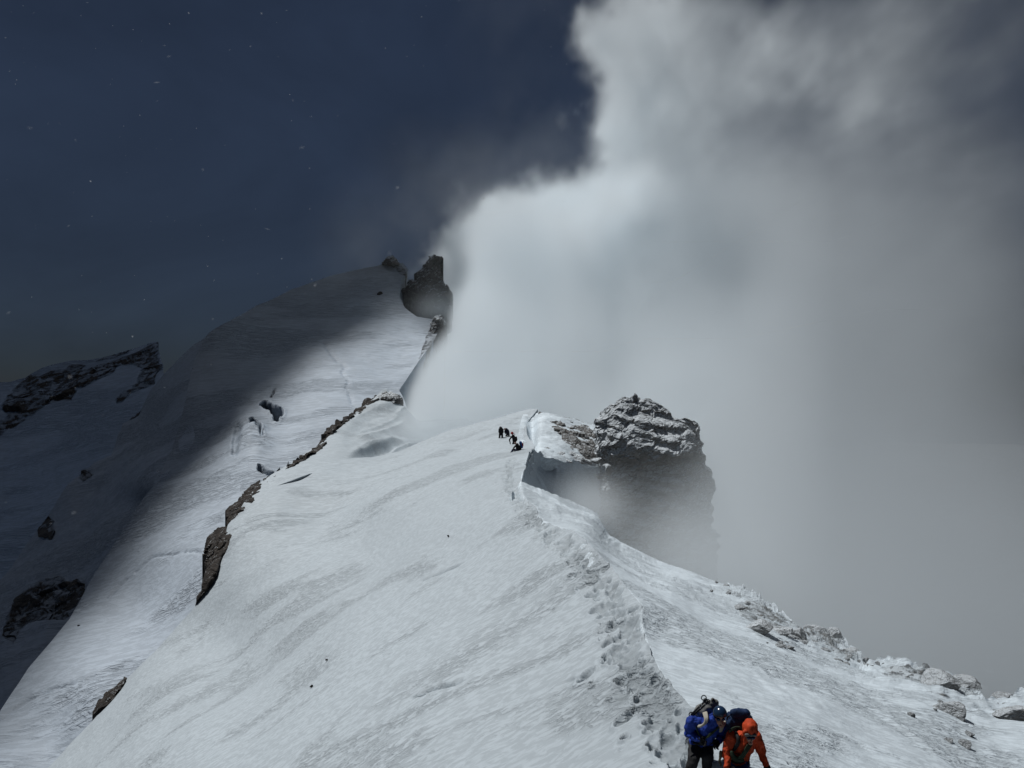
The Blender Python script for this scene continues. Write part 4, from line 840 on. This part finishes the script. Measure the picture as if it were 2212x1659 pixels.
CLOUD_OUT = [(1262, -120), (1245, 0), (1205, 45), (1190, 95), (1212, 140), (1222, 190), (1240, 235), (1262, 290), (1268, 340), (1238, 372), (1180, 380), (1120, 402), (1050, 430), (985, 452), (940, 462), (918, 492), (892, 520), (868, 556),
             (880, 600), (925, 612), (962, 650), (950, 700), (908, 738), (878, 785), (860, 825), (846, 866), (815, 905), (800, 940), (790, 1000), (800, 1300), (1200, 1500), (2600, 1500), (2600, -120)]
def make_cloud():
    B0, B1, N = np.array([-80., 20., -78.]), np.array([262., 400., 200.]), np.array([262, 94, 214])
    ax = [np.linspace(B0[i], B1[i], N[i]).astype(np.float32) for i in range(3)]
    X, Y, Z = np.meshgrid(*ax, indexing="ij")
    # the bank's outline was surveyed by bearing; it leans away down-wind so it keeps its outline along the bearing
    U = CU + F * X / Y; W = CV - F * Z / Y
    pts = np.c_[U.ravel(), W.ravel()]
    S = np.full(len(pts), -400.0, np.float32); ok = (pts[:, 0] > 500) & (pts[:, 0] < 2700) & (pts[:, 1] > -300) & (pts[:, 1] < 1750)
    # outline distance on a coarse bearing grid, then looked up
    gu, gv = np.arange(500, 2701, 6), np.arange(-300, 1751, 6); GU, GV = np.meshgrid(gu, gv, indexing="ij")
    G = sdf(np.c_[GU.ravel(), GV.ravel()], CLOUD_OUT).reshape(GU.shape)
    iu = np.clip(((pts[ok, 0] - 500) / 6), 0, len(gu) - 1.01); iv = np.clip(((pts[ok, 1] + 300) / 6), 0, len(gv) - 1.01)
    a, b = iu.astype(int), iv.astype(int); fa, fb = iu - a, iv - b
    S[ok] = G[a, b] * (1 - fa) * (1 - fb) + G[a + 1, b] * fa * (1 - fb) + G[a, b + 1] * (1 - fa) * fb + G[a + 1, b + 1] * fa * fb
    S = S.reshape(X.shape)
    n = fnoise(N, B1 - B0, (50, 70, 50), 6, 71, .66)
    n2 = fnoise(N, B1 - B0, (150, 150, 120), 2, 72)
    up = sstep(700, 200, W)                                   # higher up the bank is torn into wisps
    thin = np.zeros_like(S)                                     # gaps of blue in the upper part
    for (u, v, ru, rv, k) in ((1640, 60, 110, 80, 1.3), (1660, 240, 150, 110, 1.3), (1400, 300, 90, 90, .8), (1780, 250, 120, 100, .6), (1500, 120, 80, 90, .6), (1130, 470, 40, 40, .5), (2150, 80, 160, 160, .5)):
        thin += k * np.exp(-((U - u) / ru) ** 2 - ((W - v) / rv) ** 2)
    for (u, v, ru, rv, k) in ((1290, 90, 70, 90, .9), (1130, 480, 90, 60, .3), (1850, 120, 200, 120, .3)):
        thin -= k * np.exp(-((U - u) / ru) ** 2 - ((W - v) / rv) ** 2)
    e = np.clip(S / (95 - 50 * sstep(560, 680, W)), -1.6, 1.5)
    f = e * (1.0 - .35 * up) + n * (.34 + .26 * up) + n2 * .2 - thin * .2 - .25
    den = sstep(0.0, .95, f)
    # where it starts: behind the hump and the far climbers, then closer and closer to the right, in front of the tower's foot
    y0 = np.interp(U, [700, 1050, 1180, 1290, 1400, 1560, 1700, 2000, 2300], [128, 126, 118, 92, 84, 68, 50, 36, 30])
    y0 = y0 - 16 * sstep(1120, 1000, U) * sstep(780, 860, W)
    y0 = y0 + np.interp(W, [600, 860, 1010, 1160, 1500], [30, 12, -2, -14, -20]) * sstep(1200, 1330, U) * sstep(1760, 1560, U)
    y0 = y0 + sstep(900, 500, W) * 40
    y0 = y0 + 150 * np.exp(-((U - 915) / 95) ** 2 - ((W - 560) / 72) ** 2) * sstep(1150, 1000, U)
    win = sstep(0, 1, (Y - y0) / (.22 * y0)) 
    fine = fnoise(N, B1 - B0, (16, 30, 16), 4, 73, .75)
    T = np.full_like(S, .42)                                    # how thick the torn upper part is: billows and blue gaps
    for (u, v, ru, rv, k) in ((1290, 75, 80, 80, 3.2), (1240, 150, 55, 60, 1.8), (1300, 220, 70, 90, .45), (1285, 330, 70, 80, .5), (1380, 420, 160, 90, .35), (1090, 450, 110, 55, .8), (1000, 500, 100, 60, .8), (930, 500, 50, 50, .6), (1500, 470, 200, 110, .35), (1800, 60, 170, 120, .30), (1850, 330, 220, 150, .18), (1150, 560, 200, 80, .5)):
        T += k * np.exp(-((U - u) / ru) ** 2 - ((W - v) / rv) ** 2)
    for (u, v, ru, rv, k) in ((1600, 60, 90, 70, .22), (1690, 240, 140, 110, .2), (1460, 180, 90, 70, .1), (1130, 480, 40, 25, .5), (2150, 150, 150, 250, .12)):
        T -= k * np.exp(-((U - u) / ru) ** 2 - ((W - v) / rv) ** 2)
    T = np.clip(T, .05, 3) * np.exp(.85 * fine)
    T = T * up + (1 - up) * np.exp(.22 * fine)
    core = (.024 + .018 * sstep(250, 750, W)) * np.interp(U, [1000, 1400, 1800, 2250], [1.45, 1.0, .19, .035]) * np.clip(1 + .35 * n2, .4, 2)
    d = den * win * core * T
    # thin haze drifting over the lower right slope and the tower's foot
    haze = sstep(1150, 1800, U) * sstep(15, 30, Y) * sstep(800, 1350, W) * (.0045 + .004 * sstep(1480, 1750, U)) * (1 + .5 * n2)
    puff = .03 * np.exp(-((U - 940) / 42) ** 2 - ((W - 668) / 30) ** 2) * sstep(225, 245, Y) * sstep(300, 280, Y) * (1 + .5 * n)
    d = d + np.clip(puff, 0, None)
    foot = .026 * np.exp(-((U - 1490) / 150) ** 2 - ((W - 1240) / 130) ** 2) * sstep(52, 74, Y) * (1 + .4 * n)
    d = np.maximum(d, 0) + np.clip(haze, 0, None) + np.clip(foot, 0, None) + np.clip(.05 * np.exp(-((U - 1275) / 62) ** 2 - ((W - 1095) / 50) ** 2) * sstep(60, 68, Y) * sstep(86, 78, Y) * (1 + .4 * n), 0, None)
    # thin spindrift over the upper face
    d += .0010 * sstep(-.2, 1.2, n + n2) * sstep(150, 200, Y) * sstep(-250, -40, S) * (1 - den) * sstep(900, 650, W)
    for i in range(3):
        k = [1, 1, 1]; k[i] = -1; d = d * (sstep(0, 8, ax[i] - B0[i]) * sstep(0, 8, B1[i] - ax[i])).reshape(k)
    return volume_object("clouds", B0, B1, N, d, vol_mat("cloud_vapour"))
if CLOUDS:
    tag(make_cloud(), "bright cloud bank pouring over the ridge from the right", "cloud", kind="stuff")

# ------------------------------------------------------------------ the cloud overhead (out of frame, up-sun) that shades the upper left face
def shade_cloud():
    s = SUN; e1 = np.cross([0, 0, 1.], s); e1 /= np.linalg.norm(e1); e2 = np.cross(s, e1)
    line = [(-300, 1720), (-140, 1625), (-45, 1550), (40, 1455), (125, 1362), (250, 1200), (350, 1085), (462, 985), (545, 895), (618, 818), (690, 760), (765, 712), (815, 682), (850, 650), (900, 668), (985, 700), (995, 545)]
    W = []
    for u, v in line: W.append(P(u, v, float(B(u, v))))
    bd = np.array(W); bd = np.c_[bd @ e1, bd @ e2]
    far = []
    for u, v, d in ((990, 540, 300), (860, 530, 340), (600, 560, 420), (300, 600, 700), (0, 700, 750), (-300, 900, 700), (-400, 1500, 300), (-300, 1750, 120)): far.append(P(u, v, d))
    fr = np.array(far); fr = np.c_[fr @ e1, fr @ e2]
    poly = np.concatenate([bd, fr])
    return s, e1, e2, poly
def stratus(s, e1, e2, poly, opac, rise, soft=(-16, 6)):
    # a ragged sheet of stratus; it rises with distance so that it stays high above the frame
    lo, hi = poly.min(0) - 30, poly.max(0) + 30; st_ = 6.0
    ga, gb = np.arange(lo[0], hi[0], st_), np.arange(lo[1], hi[1], st_); GA, GB = np.meshgrid(ga, gb, indexing="ij"); q = np.c_[GA.ravel(), GB.ravel()]
    d = sdf(q, poly); n3 = np.c_[q / 40, 0 * q[:, 0]]
    h = np.maximum(-q[:, 0] / .685, 60) * 1.45 + rise + 10 * fbm(n3, 3, 600)
    V = q[:, :1] * e1 + q[:, 1:] * e2 + h[:, None] * s
    den = sstep(*soft, d + 5 * fbm(n3 * 1.6, 3, 601))
    ii = np.arange(len(q)).reshape(GA.shape); Q4 = np.stack([ii[:-1, :-1], ii[1:, :-1], ii[1:, 1:], ii[:-1, 1:]], -1).reshape(-1, 4)
    Q4 = Q4[(den[Q4] > .002).any(1)]; us_ = np.unique(Q4); re = np.full(len(q), -1); re[us_] = np.arange(len(us_))
    m, nt, nd, L, pb = mat_new("stratus"); nd.remove(pb); out = nd["Material Output"]
    tr_, df, mx = nd.new("ShaderNodeBsdfTransparent"), nd.new("ShaderNodeBsdfDiffuse"), nd.new("ShaderNodeMixShader"); df.inputs["Color"].default_value = (.8, .82, .85, 1)
    L.new(attr(nt, "dens"), mx.inputs[0]); L.new(tr_.outputs[0], mx.inputs[1]); L.new(df.outputs[0], mx.inputs[2]); L.new(mx.outputs[0], out.inputs["Surface"])
    return mk("clouds", V[us_], re[Q4], mat=m, attrs={"dens": den[us_] * opac})
def make_shade(): return stratus(*shade_cloud(), .966, 110)
def make_dim_sheet():  # unseen sheet above the frame, added only to darken the right-hand fog
    s = SUN; e1 = np.cross([0, 0, 1.], s); e1 /= np.linalg.norm(e1); e2 = np.cross(s, e1)
    pl = np.array([P(u, v, float(d)) for u, v, d in ((1900, -200, 320), (1880, 0, 300), (1850, 400, 240), (1820, 620, 205), (1900, 1100, 90), (2250, 1320, 36), (2500, 1500, 26), (2800, 1659, 20), (3000, 1900, 14), (4000, 1900, 14), (5500, 1300, 60), (5500, 300, 300), (2600, -900, 400))])
    return stratus(s, e1, e2, np.c_[pl @ e1, pl @ e2], .56, 180, (-30, 30))
tag(make_dim_sheet(), "added unseen sheet overhead dimming the fog bank on the right", "cloud", kind="stuff")
tag(make_shade(), "cloud overhead whose shadow falls on the far face", "cloud", kind="stuff")

# ------------------------------------------------------------------ airborne snow crystals
def flakes():
    r = np.random.default_rng(3); V, T_, al = [], [], []
    while len(V) < 190 * 9:
        u = r.uniform(-60, 1240); v = r.uniform(-40, 1150) if len(V) % 4 else r.uniform(-40, 700)
        if v > 640 + (u < 480) * 520 - (u > 850) * 120: continue
        d = r.choice([r.uniform(1.2, 4), r.uniform(4, 12)]); rad = r.choice([1.3, 2.1, 3.4, 6.5], p=[.45, .3, .15, .10]) * d / F * r.uniform(.7, 1.2)
        a = r.normal(size=3) * .5 + [-.1, -1, .3]; a /= np.linalg.norm(a); b = np.cross(a, [0, .1, 1.]); b /= np.linalg.norm(b); c = np.cross(a, b)
        k = len(V); p0 = P(u, v, d); V.append(p0); al.append(.42 if rad * F / d < 2.7 else .16)
        for m in range(8): V.append(p0 + rad * (b * math.cos(m * .7854) + c * math.sin(m * .7854)) * (1 + .2 * (m % 2))); al.append(0); T_.append((k, k + 1 + m, k + 1 + (m + 1) % 8))
    m, nt, nd, L, pb = mat_new("snow_crystal"); nd.remove(pb)
    tl, df, tr_, m1, m2 = nd.new("ShaderNodeBsdfTranslucent"), nd.new("ShaderNodeBsdfDiffuse"), nd.new("ShaderNodeBsdfTransparent"), nd.new("ShaderNodeMixShader"), nd.new("ShaderNodeMixShader")
    for q in (tl, df): q.inputs["Color"].default_value = (.85, .88, .92, 1)
    L.new(tl.outputs[0], m1.inputs[1]); L.new(df.outputs[0], m1.inputs[2]); L.new(attr(nt, "soft"), m2.inputs[0]); L.new(tr_.outputs[0], m2.inputs[1]); L.new(m1.outputs[0], m2.inputs[2]); L.new(m2.outputs[0], nd["Material Output"].inputs["Surface"])
    o = mk("airborne_snow", np.array(V), tris=np.array(T_), mat=m, attrs={"soft": al})
    tag(o, "snow crystals drifting in the air before the dark sky", "snow", kind="stuff")
flakes()

# ------------------------------------------------------------------ valley floor far below, sky, sun, camera
n = 60; gx, gy = np.meshgrid(np.linspace(-9000, 9000, n), np.linspace(-6000, 12000, n))
gv = np.c_[gx.ravel(), gy.ravel(), -900 + 160 * fbm(np.c_[gx.ravel(), gy.ravel(), 0 * gx.ravel()] / 1500, 4, 500)]
ii = np.arange(n * n).reshape(n, n)
tag(mk("terrain", gv, np.stack([ii[:-1, :-1], ii[:-1, 1:], ii[1:, 1:], ii[1:, :-1]], -1).reshape(-1, 4), mat=rock_mat('valley_ground', (.012, .014, .016, 1), (.045, .05, .055, 1), 0, 60, .1)), kind="structure")

w = bpy.data.worlds.new("World"); sc.world = w; w.use_nodes = True; wt = w.node_tree; bg = wt.nodes["Background"]
sky = wt.nodes.new("ShaderNodeTexSky"); sky.sky_type = "NISHITA"; sky.sun_disc = False
sky.sun_elevation = math.asin(SUN[2]); sky.sun_rotation = math.atan2(SUN[0], SUN[1]); sky.altitude = 4000; sky.air_density = .8; sky.dust_density = .2; sky.ozone_density = 2.0
hs = wt.nodes.new("ShaderNodeHueSaturation"); hs.inputs["Saturation"].default_value = .92; hs.inputs["Value"].default_value = .32
wt.links.new(sky.outputs[0], hs.inputs["Color"])
# deep high-altitude sky: the bright horizon band of the clear-air model is swallowed by shaded haze
wc = wt.nodes.new("ShaderNodeTexCoord"); wsp = wt.nodes.new("ShaderNodeSeparateXYZ"); wt.links.new(wc.outputs["Generated"], wsp.inputs[0])
hz = ramp(wt, wsp.outputs[2], -.15, .42)
murk = noise(wt, mapping(wt, wc.outputs["Generated"], (.3, .2, .5), (1, 1, 1.8)), 2.6, 5, .55, .5)
mk_ = wt.nodes.new("ShaderNodeVectorMath"); mk_.operation = "SCALE"; wt.links.new(mixc(wt, hz, (.11, .15, .27, 1), hs.outputs[0]), mk_.inputs[0]); wt.links.new(mathn(wt, "MULTIPLY_ADD", murk, 1.1, .6), mk_.inputs["Scale"])
wt.links.new(mk_.outputs[0], bg.inputs["Color"]); bg.inputs["Strength"].default_value = .05
l = bpy.data.lights.new("sun", "SUN"); l.energy = 3.9; l.angle = math.radians(.6); l.color = (1, .99, .97)
lo = bpy.data.objects.new("sun", l); COL.objects.link(lo); lo.rotation_euler = Vector(SUN).to_track_quat("Z", "Y").to_euler(); lo.location = Vector(SUN) * 50
cam = bpy.data.cameras.new("camera"); co = bpy.data.objects.new("camera", cam); COL.objects.link(co)
co.rotation_euler = (math.pi / 2, 0, 0); cam.sensor_width = 36; cam.lens = 36 * F / 2212; cam.clip_start = .05; cam.clip_end = 20000
sc.camera = co
sc.view_settings.view_transform = "Standard"; sc.view_settings.look = "None"; sc.view_settings.exposure = 0
cy = sc.cycles; cy.max_bounces = 10; cy.diffuse_bounces = 3; cy.glossy_bounces = 2; cy.volume_bounces = 8; cy.transparent_max_bounces = 8
cy.volume_step_rate = 4; cy.use_denoising = True; cy.caustics_reflective = False
print("script seconds", round(time.time() - T0, 1))
